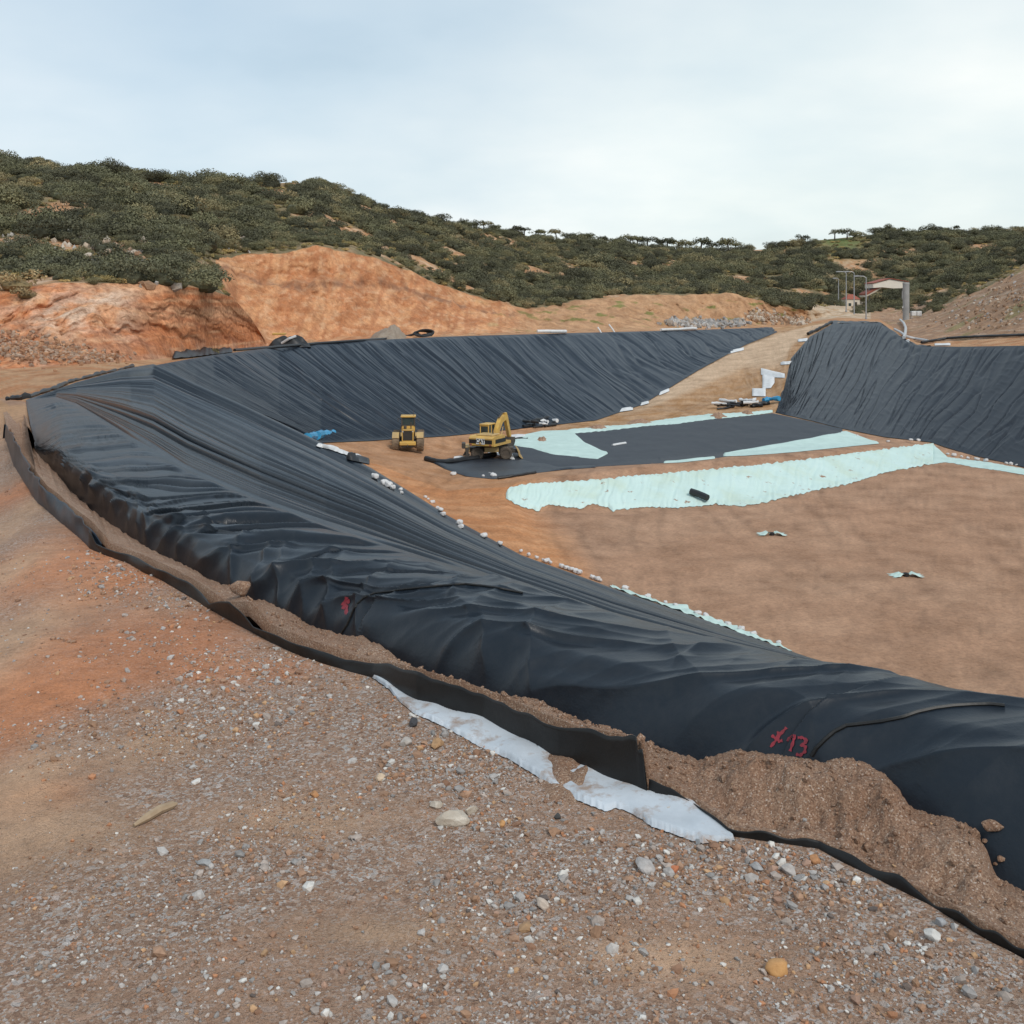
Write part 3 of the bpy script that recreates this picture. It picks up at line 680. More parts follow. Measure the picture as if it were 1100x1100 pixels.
# ------------------------------------------------------------------ liner: long left slope
def col_between(x, k0, k1, t):
    y0, d0 = rib(k0, x); y1, d1 = rib(k1, x)
    y = y0 + (y1 - y0) * t; q = 1 / d0 + (1 / d1 - 1 / d0) * t
    return Parr(x, y, 1 / q), 1 / q

uu = np.linspace(0, 1, 1000); vl = np.linspace(0, 1, 110)
uw = lambda n_: n_
fx = np.interp(uu, [0, .18, .36, .52, .68, .82, .93, 1], [345, 395, 445, 520, 620, 720, 790, 835])
kx = np.interp(uu, [0, .18, .36, .52, .68, .82, .93, 1], [165, 230, 300, 390, 510, 640, 750, 829])
bow = vl[:, None] ** .85
UW = uu[None, :] + (.005 * perlin(uu[None, :] * 9, vl[:, None] * 2, 51) + .0014 * perlin(uu[None, :] * 40, vl[:, None] * 3, 53)) * np.clip(uu * 20, 0, 1)[None, :] * np.clip((1 - uu) * 20, 0, 1)[None, :]
fxw = np.interp(UW, uu, fx); kxw = np.interp(UW, uu, kx)
Lx = fxw + (kxw - fxw) * bow
# along azimuth Lx the foot is rib Lf (or the seam with the near slope, rib F, west of it)
def left_slope(x, u, v):
    y0, d0 = rib('Lf', x); y1, d1 = rib('K', x)
    # share of the way up so that u = 0 follows the corner seam exactly
    yf_l = np.interp(fxw, np.array(RIB['Lf'])[:, 0], np.array(RIB['Lf'])[:, 1]); yk_l = np.interp(kxw, np.array(RIB['K'])[:, 0], np.array(RIB['K'])[:, 1])
    yl = yf_l + (yk_l - yf_l) * v
    tt_ = np.clip((yl - y0) / np.minimum(y1 - y0, -.3), 0, 1)
    tt_ = np.where(v <= 0, 0, np.where(v >= 1, 1, tt_))
    p, d = col_between(x, 'Lf', 'K', tt_)
    c = u
    f = perlin(c * 55, v * .8, 55) * .9 + perlin(c * 120, v * 1.5, 57) * .55
    rdg = np.clip(ridged(c * 60, v * .6, 1, 59) - .8, 0, 1) * 5 + np.clip(ridged(c * 125, v * .7 + u * 3, 1, 61) - .82, 0, 1) * 4
    rdg = rdg - np.clip(ridged(c * 36 + 7, v * .5, 1, 60) - .9, 0, 1) * 24 - np.clip(ridged(c * 75 + 3, v * .7, 1, 62) - .92, 0, 1) * 18
    env = sstep(0, .05, v) * (1 - sstep(.94, 1, v)) * sstep(0, .03, u)
    h = np.clip(f + rdg + .6, -2.6, 8) * (1 + .5 * (1 - sstep(.05, .28, u))) * env * d / FPX * .95 * (1 - .5 * sstep(150, 210, d))
    p[..., 2] += .06 + h
    return p
LG = left_slope(Lx, uu[None, :] + 0 * Lx, vl[:, None] + 0 * Lx)
# the v axis above runs along the slanted mesh lines; on the seam line u = 0 column and rib agree at both ends
seamP, _ = col_between(np.linspace(345, 165, 110), 'F', 'F', np.zeros(110))
for i in range(110):
    pass
yS, dS = rib('F', Lx[:, 0]); LG[:, 0] = Parr(Lx[:, 0], yS, dS); LG[:, 0, 2] += .05
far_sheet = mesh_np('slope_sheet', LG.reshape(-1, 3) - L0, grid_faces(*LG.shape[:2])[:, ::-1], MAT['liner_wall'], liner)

# ------------------------------------------------------------------ liner: right slope
uu2 = np.linspace(0, 1, 800); vl2 = np.linspace(0, 1, 130)
U_ = [0, .12, .24, .38, .52, .66, .8, 1]
rfx = np.interp(uu2, U_, [833, 838, 846, 880, 930, 990, 1070, 1800])
rkx = np.interp(uu2, U_, [840, 862, 893, 940, 985, 1070, 1200, 2000])
UW2 = uu2[None, :] + (.007 * perlin(uu2[None, :] * 11, vl2[:, None] * 3, 71) + .002 * perlin(uu2[None, :] * 45, vl2[:, None] * 5, 73)) * np.clip(uu2 * 20, 0, 1)[None, :]
rfw = np.interp(UW2, uu2, rfx); rkw = np.interp(UW2, uu2, rkx)
Rx = rfw + (rkw - rfw) * vl2[:, None]
def right_slope(x, u, v):
    p, d = col_between(x, 'Ce', 'Re', v)
    c = u
    f = perlin(c * 60, v * 1.4, 75) * .9 + perlin(c * 90, v * 5, 77) * .7
    rdg = np.clip(ridged(c * 48, v * 1.6, 2, 79) - .78, 0, 1) * 5
    crumple = np.clip(ridged(x / 26. + v * 5, v * 9 - x / 60., 2, 81) - .8, 0, 1) * 3.5
    rdg = rdg - np.clip(ridged(c * 42 + 7, v * 1.5, 1, 80) - .9, 0, 1) * 22
    env = sstep(0, .05, v) * (1 - sstep(.95, 1, v))
    h = np.clip(f + rdg + crumple + .5, -2.2, 8) * env * d / FPX * .85
    p[..., 2] += .07 + h
    return p
RG_ = right_slope(Rx, uu2[None, :] + 0 * Rx, vl2[:, None] + 0 * Rx)
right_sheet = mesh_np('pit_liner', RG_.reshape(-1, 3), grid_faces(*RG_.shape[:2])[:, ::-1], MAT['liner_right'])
tag(right_sheet, 'crumpled dark plastic liner covering the right slope of the pit below the knoll', 'liner')
# its lap over the knoll top down into the anchor trench behind
kx2 = np.linspace(893, 1000, 90); kt = np.linspace(0, 1, 14)
kp, kd = col_between(kx2[None, :] + 0 * kt[:, None], 'Re', 'K', kt[:, None] + 0 * kx2[None, :])
kp[..., 2] += .09 + .12 * perlin(kx2[None, :] / 5., kt[:, None] * 2, 85)
mesh_np('crest_lap', kp.reshape(-1, 3), grid_faces(*kp.shape[:2])[:, ::-1], MAT['liner_right'], right_sheet)

# ------------------------------------------------------------------ rays from the survey point
GV = TV.reshape(TD.shape + (3,))
sel = (XS >= -70) & (XS <= 1175)
ci = np.where(sel)[0]
gsub = GV[:, ci[0]:ci[-1] + 1][:, ::2]
bv_terrain = BVHTree.FromPolygons([tuple(p) for p in gsub.reshape(-1, 3)], [tuple(f) for f in grid_faces(*gsub.shape[:2])])
def bvh_of(grid, sr=1, sc=1):
    g = grid[::sr, ::sc]
    return BVHTree.FromPolygons([tuple(p) for p in g.reshape(-1, 3)], [tuple(f) for f in grid_faces(*g.shape[:2])])
bv_near = bvh_of(near_grid, 1, 2); bv_left = bvh_of(LG, 2, 2); bv_right = bvh_of(RG_, 2, 2)
ORIGIN = Vector((0, 0, EYE))
def hit(px, py, trees=None, fallback=100):
    dr = Vector(((px - CX) / FPX, 1, -(py - HY) / FPX)).normalized()
    best = None
    for b in (trees or (bv_terrain, bv_near, bv_left, bv_right)):
        loc, nrm_, idx, dist = b.ray_cast(ORIGIN, dr)
        if loc is not None and (best is None or dist < best[0]): best = (dist, loc, nrm_)
    if best is None: return Vector(P(px, py, fallback))
    return best[1]
def ground(X, Y, top=80):
    loc = bv_terrain.ray_cast(Vector((X, Y, top)), Vector((0, 0, -1)))[0]
    return loc.z if loc is not None else 0.0
# ------------------------------------------------------------------ helpers that lay sheets and tubes on the ground
def lay_sheet(name, top, bot, material, label=None, cat=None, group=None, n=None, rows=10, lift=.04, wave=.04, wl=2.0, trees=None, rag=0.0, parent=None, seed=0, off=None, pleat=0):
    """a thin sheet lying on the ground between two outlines (lists of image points)"""
    top = np.array(top, float); bot = np.array(bot, float)
    x0, x1 = max(top[0, 0], bot[0, 0]), min(top[-1, 0], bot[-1, 0])
    n = n or int(max(8, (x1 - x0) * 1.3))
    xs = np.linspace(x0, x1, n)
    yt = np.interp(xs, top[:, 0], top[:, 1]); yb = np.interp(xs, bot[:, 0], bot[:, 1])
    if rag:
        yt = yt + rag * fbm(xs / 5, xs * 0 + 2, 3, 201 + seed); yb = yb + rag * fbm(xs / 5, xs * 0 + 7, 3, 205 + seed)
    G = np.zeros((rows, n, 3))
    for j in range(rows):
        for i in range(n):
            h_ = hit(xs[i], yt[i] + (yb[i] - yt[i]) * j / (rows - 1), trees or (bv_terrain,))
            G[j, i] = h_
    ee = np.minimum(np.linspace(0, 1, rows)[:, None], 1 - np.linspace(0, 1, rows)[:, None]) * (rows - 1)
    ee = np.minimum(ee, np.minimum(np.arange(n)[None, :], n - 1 - np.arange(n)[None, :]))
    ee = .25 + .75 * np.clip(ee / 2., 0, 1)
    G[..., 2] += (lift + wave * (.5 + perlin(G[..., 0] / wl, G[..., 1] / wl, 211 + seed))) * ee
    if pleat:
        jj_ = np.linspace(0, 1, rows)[:, None]; q_ = xs[None, :] / 7. + jj_ * 1.6 + .6 * perlin(xs[None, :] / 20., jj_ * 2, 217)
        hh = (ridged(q_, jj_ * .5 + 3, 2, 219) - .55) * pleat * ee
        G[..., 2] += hh * .6; G[..., 1] -= hh
    ctr = G.reshape(-1, 3).mean(0) if off is None else off
    o = mesh_np(name, G.reshape(-1, 3) - ctr, grid_faces(rows, n), material, parent)
    if parent is None: o.location = ctr
    if label: tag(o, label, cat, group)
    return o

def lay_tube(name, pts, r, material, label, cat, group=None, sink=.3, rough=0.0, n=8, parent=None, sub=5, raise_=0.0):
    W = [np.array(hit(x, y, (bv_terrain,))) for x, y in pts]
    fine = []
    for a, b in zip(W[:-1], W[1:]):
        for k in range(sub): fine.append(a + (b - a) * k / sub)
    fine.append(W[-1])
    fine = np.array(fine)
    for p in fine:
        gz = ground(p[0], p[1]); p[2] = max(p[2], gz) + r * (1 - sink) + raise_
    c = fine.mean(0)
    rs = [r * (1 + rough * float(perlin(i * .7 + pts[0][0], .3, 221))) for i in range(len(fine))]
    m = MB(); m.tube([tuple(p - c + np.array([0, 0, rough * r * .6 * float(perlin(i * .9, pts[0][0], 223))])) for i, p in enumerate(fine)], rs, n)
    o = m.build(name, material, parent, smooth=True); o.location = c
    if label: tag(o, label, cat, group)
    return o

# ------------------------------------------------------------------ soil filling the anchor trench
SC = np.array([(0, 436), (10, 437), (20, 439), (26, 446), (30, 462), (38, 486), (55, 502), (75, 526), (95, 545), (120, 563), (150, 583), (175, 597), (200, 607), (225, 622), (250, 631), (262, 641), (285, 646), (310, 656), (333, 672), (370, 682), (390, 684), (415, 697), (432, 714), (447, 722), (480, 732), (525, 745), (575, 750), (610, 768), (650, 785), (700, 800), (740, 813), (755, 816), (765, 812), (790, 805), (820, 809), (850, 812), (870, 816), (885, 819), (900, 814), (915, 814), (935, 822), (957, 837), (968, 852), (977, 866), (1000, 875), (1022, 878), (1040, 886), (1052, 898), (1060, 913), (1066, 932), (1072, 943), (1100, 957), (1200, 1010), (1350, 1085), (2000, 1420)], float)
FL = np.array([(-30, 456), (0, 456), (5, 456), (15, 473), (30, 503), (60, 538), (85, 557), (100, 574), (105, 584), (140, 596), (175, 612), (205, 629), (228, 648), (252, 645), (260, 653), (275, 672), (310, 686), (370, 708), (430, 717), (480, 731), (560, 763), (600, 779), (650, 787), (693, 792), (697, 834), (720, 840), (740, 852), (760, 880), (790, 896), (820, 897), (855, 898), (875, 903), (940, 934), (1000, 958), (1100, 1016), (1150, 1058), (1350, 1175), (2000, 1535)], float)
sx = np.unique(np.concatenate([np.arange(2, 300, 1.5), np.arange(300, 1170, 1.3), np.linspace(1170, 2000, 90)]))
yA, dA = rib('A', sx); zA = EYE - (yA - HY) / FPX * dA
fh = np.maximum((yA - np.interp(sx, FL[:, 0], FL[:, 1])) / FPX * dA, .045)       # flap height
con = []
for x in sx:
    y = np.interp(x, SC[:, 0], SC[:, 1]) + 2.0 * float(perlin(x / 9., .5, 233)) + 1.5 * float(perlin(x / 3.1, .9, 235))
    if x < 30: con.append(P(x, y, 38.2 - .9 * max(0, y - 437) if x > 20 else 38.2)); continue
    h_ = bv_near.ray_cast(ORIGIN, Vector(((x - CX) / FPX, 1, -(y - HY) / FPX)).normalized())[0]
    con.append(np.array(h_) if h_ is not None else P(x, y, float(rib('B', x)[1]) + .2))
con = np.array(con)
ns = 42
SG = np.zeros((ns + 3, len(sx), 3))
over = sstep(668, 690, sx)
dI = dA + .16 * (1 - over) + .03 * over
inner = np.stack([(sx - CX) / FPX * (dA * (1 - over) + dI * over) + .10 * (1 - over), np.where(over > 0, dI * over + (dA + .07) * (1 - over), dA + .07), zA + np.minimum(fh * .84, .2) * (1 - over) + over * (fh * .85)], -1)
for j in range(ns):
    t = j / (ns - 1)
    p = inner + (con - inner) * t
    X, Y = p[:, 0], p[:, 1]
    bulge = 4 * t * (1 - t)
    heap = np.exp(-((sx - 900) / 150.) ** 2)
    hgt = (.035 * fbm(X / .35, Y / .35, 4, 241) + (.13 * fbm(X / .34, Y / .34, 4, 243) + .10 * (ridged(X / .26, Y / .26, 3, 246) - .6)) * heap + .05 * heap * fbm(X / .13, Y / .13, 3, 244) + .012 * fbm(X / .06, Y / .06, 3, 245)) * np.clip(bulge * 1.6, 0, 1)
    hgt *= 1 - .8 * sstep(.6, .95, t)
    hgt += heap * .05 * np.exp(-((t - .6) / .2) ** 2) - heap * .09 * np.exp(-((t - .25) / .2) ** 2)
    p = p.copy(); p[:, 2] += hgt
    SG[j + 1] = p
SG[0] = inner - np.array([0, 0, .12])
SG[-2] = con + np.stack([0 * sx + .06, 0 * sx + .06, 0 * sx - .10], -1)
SG[-1] = con + np.stack([0 * sx + .10, 0 * sx + .10, 0 * sx - .30], -1)
soil = mesh_np('trench_soil', SG.reshape(-1, 3), grid_faces(*SG.shape[:2]), MAT['soil'])
tag(soil, kind='structure')
bv_soil = bvh_of(SG, 2, 2)

# ------------------------------------------------------------------ flaps of sheet standing along the trench
def flap(x0, x1, label, lean=.06, curl=.05, mat='flap', step=1.4, endlift=0.0):
    xs = np.arange(x0, x1 + .01, step) if x1 <= 1180 else np.concatenate([np.arange(x0, 1180, step), np.linspace(1180, x1, 60)])
    y, d = rib('A', xs); z = EYE - (y - HY) / FPX * d
    base = np.stack([(xs - CX) / FPX * d, d, z], -1)
    h = np.maximum((y - np.interp(xs, FL[:, 0], FL[:, 1])) / FPX * d, .045)
    h = h * np.where(y > 850, .75 + .75 * perlin(xs / 38., .6, 255), 1.0 + .12 * perlin(xs / 22., .9, 257))
    tang = np.gradient(base, axis=0); tang /= np.linalg.norm(tang[:, :2], axis=1)[:, None]
    nrm_ = np.stack([tang[:, 1], -tang[:, 0], 0 * xs], -1)          # points into the trench or out of it
    sgn = np.sign(nrm_ @ np.array([.84, .54, 0]).reshape(3, 1))
    nrm_ = nrm_ * sgn
    s = np.concatenate([[0], np.cumsum(np.linalg.norm(np.diff(base[:, :2], axis=0), axis=1))])
    prof = np.linspace(0, 1, 12)
    rows = []
    def sheet(tk):
        out = []
        for w in prof:
            off = lean * w + curl * perlin(s * 1.1, w * .8, 251) * w + .3 * curl * perlin(s * 3.1, w * 1.5, 253) * w - tk
            p = base + nrm_ * off[:, None]
            p[:, 2] += -.07 + (h + .07) * w
            out.append(p)
        return out
    rows = sheet(0.0)[::1] + sheet(.006)[::-1]
    rows.append(rows[0])
    G = np.array(rows)
    c = base.mean(0)
    o = mesh_np('trench_flap', G.reshape(-1, 3) - c, grid_faces(*G.shape[:2]), MAT[mat]); o.location = c
    # close both ends
    return tag(o, label, 'liner flap')
flap(3, 106, 'short greyish liner flap curling round the far bend of the trench', lean=.02, curl=.08, mat='liner_wall', step=1.0)
flap(96, 697, 'long black liner flap standing upright along the trench behind the white cloth', lean=-.01, curl=.055)
flap(697, 2000, 'low black liner edge pressed down under the heaped soil', lean=.0, curl=.04)

# ------------------------------------------------------------------ white cloth peeping out beside the trench
wt = [(400, 727), (440, 744), (500, 765), (560, 787), (620, 820), (690, 848), (745, 863), (775, 888), (789, 903)]
wb = [(400, 729), (418, 742), (432, 757), (446, 768), (462, 775), (480, 783), (500, 795), (522, 806), (545, 816), (565, 828), (582, 839), (592, 846), (602, 851), (620, 861), (640, 869), (652, 873), (662, 869), (674, 873), (690, 882), (700, 890), (722, 897), (740, 904), (756, 908), (775, 905), (789, 904)]
lay_sheet('white_cloth', wt, wb, MAT['white_cloth'], 'soiled white geotextile cloth peeping out from under the black flap onto the gravel', 'cloth', n=420, rows=26, lift=.020, wave=.016, wl=.22, rag=1.2)
# earth spilled on the cloth
def dirt_heap(name, px, py, rx, ry, hgt, label, mat, trees=(bv_terrain,), group=None, lump=.3):
    c = np.array(hit(px, py, trees)); d = c[1]
    ax = rx / FPX * d
    y2 = np.array(hit(px, py - ry, trees)); ay = max(abs(y2[1] - c[1]), ax * .35); ay = min(ay, ax * 2.5)
    th = np.linspace(0, 2 * np.pi, 40)[:-1]; rr = np.linspace(0, 1, 12)
    V = []
    for r_ in rr:
        k = 1 + lump * perlin(np.cos(th) * 1.6 + px, np.sin(th) * 1.6 + py, 261)
        X = np.cos(th) * ax * r_ * k; Y = np.sin(th) * ay * r_ * k
        Z = hgt * (1 - r_ ** 1.7) * (1 + .5 * perlin(X * 3 / ax + px, Y * 3 / ay, 263)) - .03 * hgt - r_ ** 4 * .02
        gz = np.array([ground(c[0] + a, c[1] + b) for a, b in zip(X, Y)]) - c[2]
        V.append(np.stack([X, Y, gz + Z], -1))
    V = np.array(V)
    nr, nc = V.shape[:2]
    V2 = np.concatenate([V, V[:, :1]], 1)
    o = mesh_np(name, V2.reshape(-1, 3), grid_faces(nr, nc + 1), mat); o.location = c
    return tag(o, label, 'dirt heap', group)
dirt_heap('dirt_spill', 613, 833, 34, 20, .045, 'patch of brown soil spilled over the middle of the white cloth', MAT['soil'])
dirt_heap('dirt_spill', 573, 822, 13, 5, .018, 'small smear of soil on the white cloth left of the larger spill', MAT['soil'])

# ------------------------------------------------------------------ pebbles
ICO = None
def ico(sub=1):
    import bmesh
    bm = bmesh.new(); bmesh.ops.create_icosphere(bm, subdivisions=sub, radius=1)
    bm.verts.ensure_lookup_table()
    V = np.array([v.co[:] for v in bm.verts]); F = np.array([[v.index for v in f.verts] for f in bm.faces]); bm.free()
    return V, F
icoV, icoF = ico(1)
STONE_COL = np.array([(.29, .17, .105), (.33, .20, .13), (.25, .14, .088), (.36, .30, .26), (.28, .26, .245), (.40, .37, .345), (.55, .52, .48), (.40, .19, .10), (.44, .27, .15), (.14, .11, .095), (.34, .21, .15)])
STONE_P = np.array([.14, .15, .07, .15, .12, .14, .08, .05, .05, .02, .03]); STONE_P /= STONE_P.sum()

def stones_mesh(name, pts, sizes, mat, colours=None, flat=(.45, .85), sink=.35, P_=STONE_P):
    n = len(pts)
    nvar = 12
    tpl = []
    for k in range(nvar):
        v = icoV * (1 + .22 * rng.standard_normal((len(icoV), 1)))
        v = v * np.array([1, rng.uniform(.6, .95), rng.uniform(*flat)]); tpl.append(v)
    tpl = np.array(tpl)
    var = rng.integers(0, nvar, n); a = rng.uniform(0, 2 * np.pi, n); ca, sa = np.cos(a), np.sin(a)
    V = tpl[var] * sizes[:, None, None]
    tl = rng.uniform(-.35, .35, n)
    X = V[..., 0] * ca[:, None] - V[..., 1] * sa[:, None]; Y = V[..., 0] * sa[:, None] + V[..., 1] * ca[:, None]
    Z = V[..., 2] + X * tl[:, None]
    V = np.stack([X + pts[:, None, 0], Y + pts[:, None, 1], Z + pts[:, None, 2] + (sizes * (.55 - sink))[:, None]], -1)
    F = (icoF[None] + (np.arange(n) * len(icoV))[:, None, None]).reshape(-1, 3)
    if colours is None:
        colours = STONE_COL[rng.choice(len(STONE_COL), n, p=P_)] * rng.uniform(.9, 1.25, (n, 1))
    Cc = np.repeat(colours, len(icoV), 0)
    return mesh_np(name, V.reshape(-1, 3), F, mat, smooth=False, colors=Cc)

# ground height of the near road by interpolation on its own columns
row_near = ROWS[0]
def near_z(X, Y):
    px = CX + FPX * X / Y
    out = np.zeros(len(X))
    cidx = np.clip(np.searchsorted(XS, px), 1, len(XS) - 1)
    c0 = cidx - 1; f = (px - XS[c0]) / (XS[cidx] - XS[c0])
    Dn = TD[:row_near + 1]; Zn = TZ[:row_near + 1]
    for i in range(len(X)):
        za = np.interp(Y[i], Dn[:, c0[i]], Zn[:, c0[i]]); zb = np.interp(Y[i], Dn[:, cidx[i]], Zn[:, cidx[i]])
        out[i] = za + (zb - za) * f[i]
    return out
PATCH = [(230, 760, 110, 45, 1.0), (200, 650, 70, 40, .5), (490, 815, 70, 32, 1.3), (540, 880, 60, 25, .5), (770, 925, 120, 36, 1.9), (880, 955, 80, 30, 1.2), (960, 1020, 100, 40, 1.0), (280, 930, 70, 35, .8), (520, 960, 90, 30, .9), (640, 1000, 120, 30, .5), (420, 1060, 130, 40, .6), (80, 1050, 120, 45, .6), (880, 1080, 120, 30, .5), (110, 620, 50, 25, .6), (330, 720, 70, 20, .8), (60, 800, 40, 30, .3), (1050, 1070, 60, 30, .7)]
def patch_at(px, py):
    s = 0
    for x, y, rx, ry, a in PATCH: s = s + a * np.exp(-((px - x) / rx) ** 2 - ((py - y) / ry) ** 2)
    return s
def scatter(n_try, smin, smax, power, dens, dmax=24, seed=0):
    r_ = np.random.default_rng(900 + seed)
    n_try = int(n_try * 1.25); px = r_.uniform(-230, 1295, n_try)
    # even per ground area between 1.9 m and dmax, thinned beyond
    d = np.sqrt(r_.uniform(2.3 ** 2, dmax ** 2, n_try))
    yA_, dA_ = rib('A', px)
    py = HY + EYE * FPX / d
    X = (px - CX) / FPX * d
    m = fbm(X / .8, d / .8, 3, 301 + seed) + .4 * fbm(X / .2, d / .2, 2, 303)
    pr = dens(px, py, d, m)
    ok = (d < dA_ - .04) & (r_.uniform(0, 1, n_try) < pr)
    px, d, X = px[ok], d[ok], X[ok]
    s = smin * (1 - r_.uniform(0, 1, len(X)) * (1 - (smin / smax) ** power)) ** (-1 / power)
    z = near_z(X, d)
    return np.stack([X, d, z], -1), s
def d_fine(px, py, d, m):
    redm = np.exp(-((px - 110) / 130) ** 2 - ((py - 690) / 50) ** 2)
    return np.clip(.22 + .9 * m + .6 * patch_at(px, py) - .5 * redm - .3 * np.exp(-((px - 40) / 120) ** 2), .03, 1) * np.clip(1.2 - d / 14, .0, 1)
pf, sf = scatter(190000, .0045, .016, 2.0, d_fine, 11, 0)
def d_mid(px, py, d, m):
    return np.clip(-.04 + .26 * m + .50 * patch_at(px, py), .004, 1)
pm, sm = scatter(170000, .010, .036, 2.3, d_mid, 22, 1)
def d_big(px, py, d, m): return np.clip(.01 + .04 * m + .30 * patch_at(px, py), .002, 1)
pb, sb = scatter(9000, .020, .034, 3.2, d_big, 22, 2)
gravel = stones_mesh('gravel', np.concatenate([pf, pm, pb]), np.concatenate([sf, sm, sb]), MAT['pebble'])
tag(gravel, kind='stuff')
# crumbs and small stones lying on the trench soil and at its foot
ns_ = 900
ii = rng.integers(0, len(sx), ns_); jj = rng.integers(2, ns, ns_)
okk = (sx[ii] > 60) & (sx[ii] < 1150)
cr = SG[jj[okk], ii[okk]]
cs = .004 * (1 - rng.uniform(0, 1, len(cr)) * .985) ** (-1 / 2.6); cs = np.clip(cs * .7, .003, .016)
crumbs = stones_mesh('soil_crumbs', cr, cs, MAT['pebble'], P_=np.array([.3, .3, .2, .04, .03, .03, .02, .03, .05, 0, 0.0]) / 1.0)
tag(crumbs, kind='stuff')
i2 = rng.integers(0, len(sx), 700); j2 = rng.integers(3, ns - 2, 700); k2 = (sx[i2] > 240) & (sx[i2] < 1150)
lumps = stones_mesh('soil_clods', SG[j2[k2], i2[k2]], np.clip(.008 * (1 - rng.uniform(0, 1, int(k2.sum())) * .97) ** -.45, .008, .034), MAT['soil'], sink=.25, flat=(.6, .95))
tag(lumps, kind='stuff')

icoV3, icoF3 = ico(3)
def stone(name, px, py, size, mat, label, cat='stone', shape=(1, .8, .6), rot=0, seed=1, facet=.0, trees=None, sink=.35, colour=None, group=None):
    c = hit(px, py, trees or (bv_terrain,))
    v = icoV3.copy()
    r0 = np.random.default_rng(seed)
    dirs = r0.standard_normal((26, 3)); dirs /= np.linalg.norm(dirs, axis=1)[:, None]
    cut = r0.uniform(.60, .92, 26)
    for dd, cc in zip(dirs, cut):                     # plane cuts give worn facets
        t = v @ dd; over = np.clip(t - cc, 0, None) * (1 - .12 * (1 - facet)); v = v - over[:, None] * dd
    v = v * (1 + .05 * perlin(v[:, 0] * 2 + seed, v[:, 1] * 2 + v[:, 2], 311))[:, None]
    v = v * np.array(shape) * size
    colr = None
    if colour is not None: colr = np.tile(np.array(colour), (len(v), 1))
    o = mesh_np(name, v, icoF3, mat, smooth=facet < .5, colors=colr)
    o.location = (c.x, c.y, c.z + size * shape[2] * (1 - sink * 1.6)); o.rotation_euler = (0, 0, rot)
    return tag(o, label, cat, group)
stone('stone', 834, 1044, .052, MAT['ochre_stone'], 'rounded ochre-yellow stone lying alone on the gravel near the bottom edge', shape=(1, .8, .75), seed=3)
stone('quartz_stone', 487, 885, .095, MAT['quartz'], 'large pale jagged quartz stone on the gravel below the white cloth', shape=(1, .55, .5), rot=.35, seed=8, facet=1)
stone('quartz_stone', 507, 873, .05, MAT['quartz'], 'pointed quartz splinter leaning on the large jagged quartz stone', shape=(1, .35, .55), rot=.8, seed=12, facet=1)
stone('quartz_stone', 468, 867, .037, MAT['quartz'], 'small grey-white quartz lump just left of the large jagged one', shape=(1, .8, .75), seed=14, facet=1)
P_ = MAT['pebble']
for px, py, s, cl_, lb, sh in [
    (338, 855, .042, (.44, .22, .10), 'flat orange stone on the bare ground left of the quartz stone', (1, .65, .5)),
    (408, 838, .040, (.55, .42, .30), 'round pale peach stone uphill of the flat orange stone', (1, .8, .75)),
    (397, 847, .026, (.40, .22, .13), 'small rusty stone touching the pale peach stone', (1, .8, .7)),
    (444, 780, .050, (.06, .06, .065), 'dark blue-grey angular stone at the upper tip of the white cloth', (.8, .7, .9)),
    (470, 801, .080, (.42, .25, .13), 'big flat tan stone among the gravel beside the white cloth', (1, .6, .45)),
    (436, 800, .060, (.42, .38, .34), 'pale grey block of stone next to the big flat tan stone', (1, .8, .7)),
    (382, 903, .028, (.05, .05, .055), 'small almost black pebble on the gravel in the middle', (1, .8, .7)),
    (599, 879, .028, (.07, .068, .065), 'round charcoal pebble below the bottom edge of the white cloth', (1, .9, .8)),
    (540, 887, .028, (.55, .29, .12), 'small bright orange pebble right of the quartz stone', (1, .8, .8)),
    (693, 934, .072, (.42, .39, .37), 'biggest light grey rock in the gravel heap under the cloth end', (1, .75, .6)),
    (724, 936, .040, (.46, .17, .085), 'rust-red stone beside the biggest light grey rock', (1, .7, .65)),
    (847, 938, .045, (.45, .41, .38), 'round whitish rock in the gravel heap by the black liner edge', (1, .85, .75)),
    (812, 933, .052, (.36, .35, .345), 'flat bluish-grey rock left of the round whitish rock', (1, .6, .45)),
    (875, 926, .040, (.42, .21, .10), 'rounded orange stone wedged against the black liner edge', (1, .8, .7)),
    (1010, 993, .034, (.33, .33, .335), 'smooth grey pebble near the right end of the black liner edge', (1, .85, .8)),
    (1000, 1008, .050, (.55, .53, .50), 'white chunk of stone below the smooth grey pebble', (1, .7, .7)),
    (220, 928, .055, (.33, .325, .32), 'flat grey slab stone lying on the gravel at lower left', (1, .6, .35)),
    (583, 975, .060, (.58, .47, .38), 'white and pink stone in the gravel at lower centre', (1, .5, .5)),
    (750, 906, .024, (.24, .245, .25), 'small grey pebble resting on the tip of the white cloth', (1, .8, .8))]:
    stone('stone', px, py, s * .82, P_, lb, shape=sh, colour=cl_, seed=int(px + py), facet=.7, rot=px * .37)
st = hit(167, 878, (bv_terrain,))
m = MB(); m.tube([(-.11, -.06, .012), (-.05, -.03, .022), (.02, .02, .024), (.09, .05, .02), (.115, .06, .018)], [.008, .02, .022, .018, .006], 7)
o = m.build('wood_stick', MAT['wood_stick'], smooth=True); o.location = st; o.rotation_euler = (0, 0, .5)
tag(o, 'short dry piece of wood lying on the gravel at left', 'stick')
stone('clod', 259, 641, .10, MAT['soil'], 'brown clod of earth leaning on the black liner at the trench', 'clod', shape=(1, .8, .85), seed=21, trees=(bv_soil, bv_near), sink=.1)
stone('clod', 437, 722, .045, MAT['soil'], 'small round clod on the trench soil behind the black flap', 'clod', shape=(1, .8, .7), seed=22, trees=(bv_soil, bv_near), sink=.15)
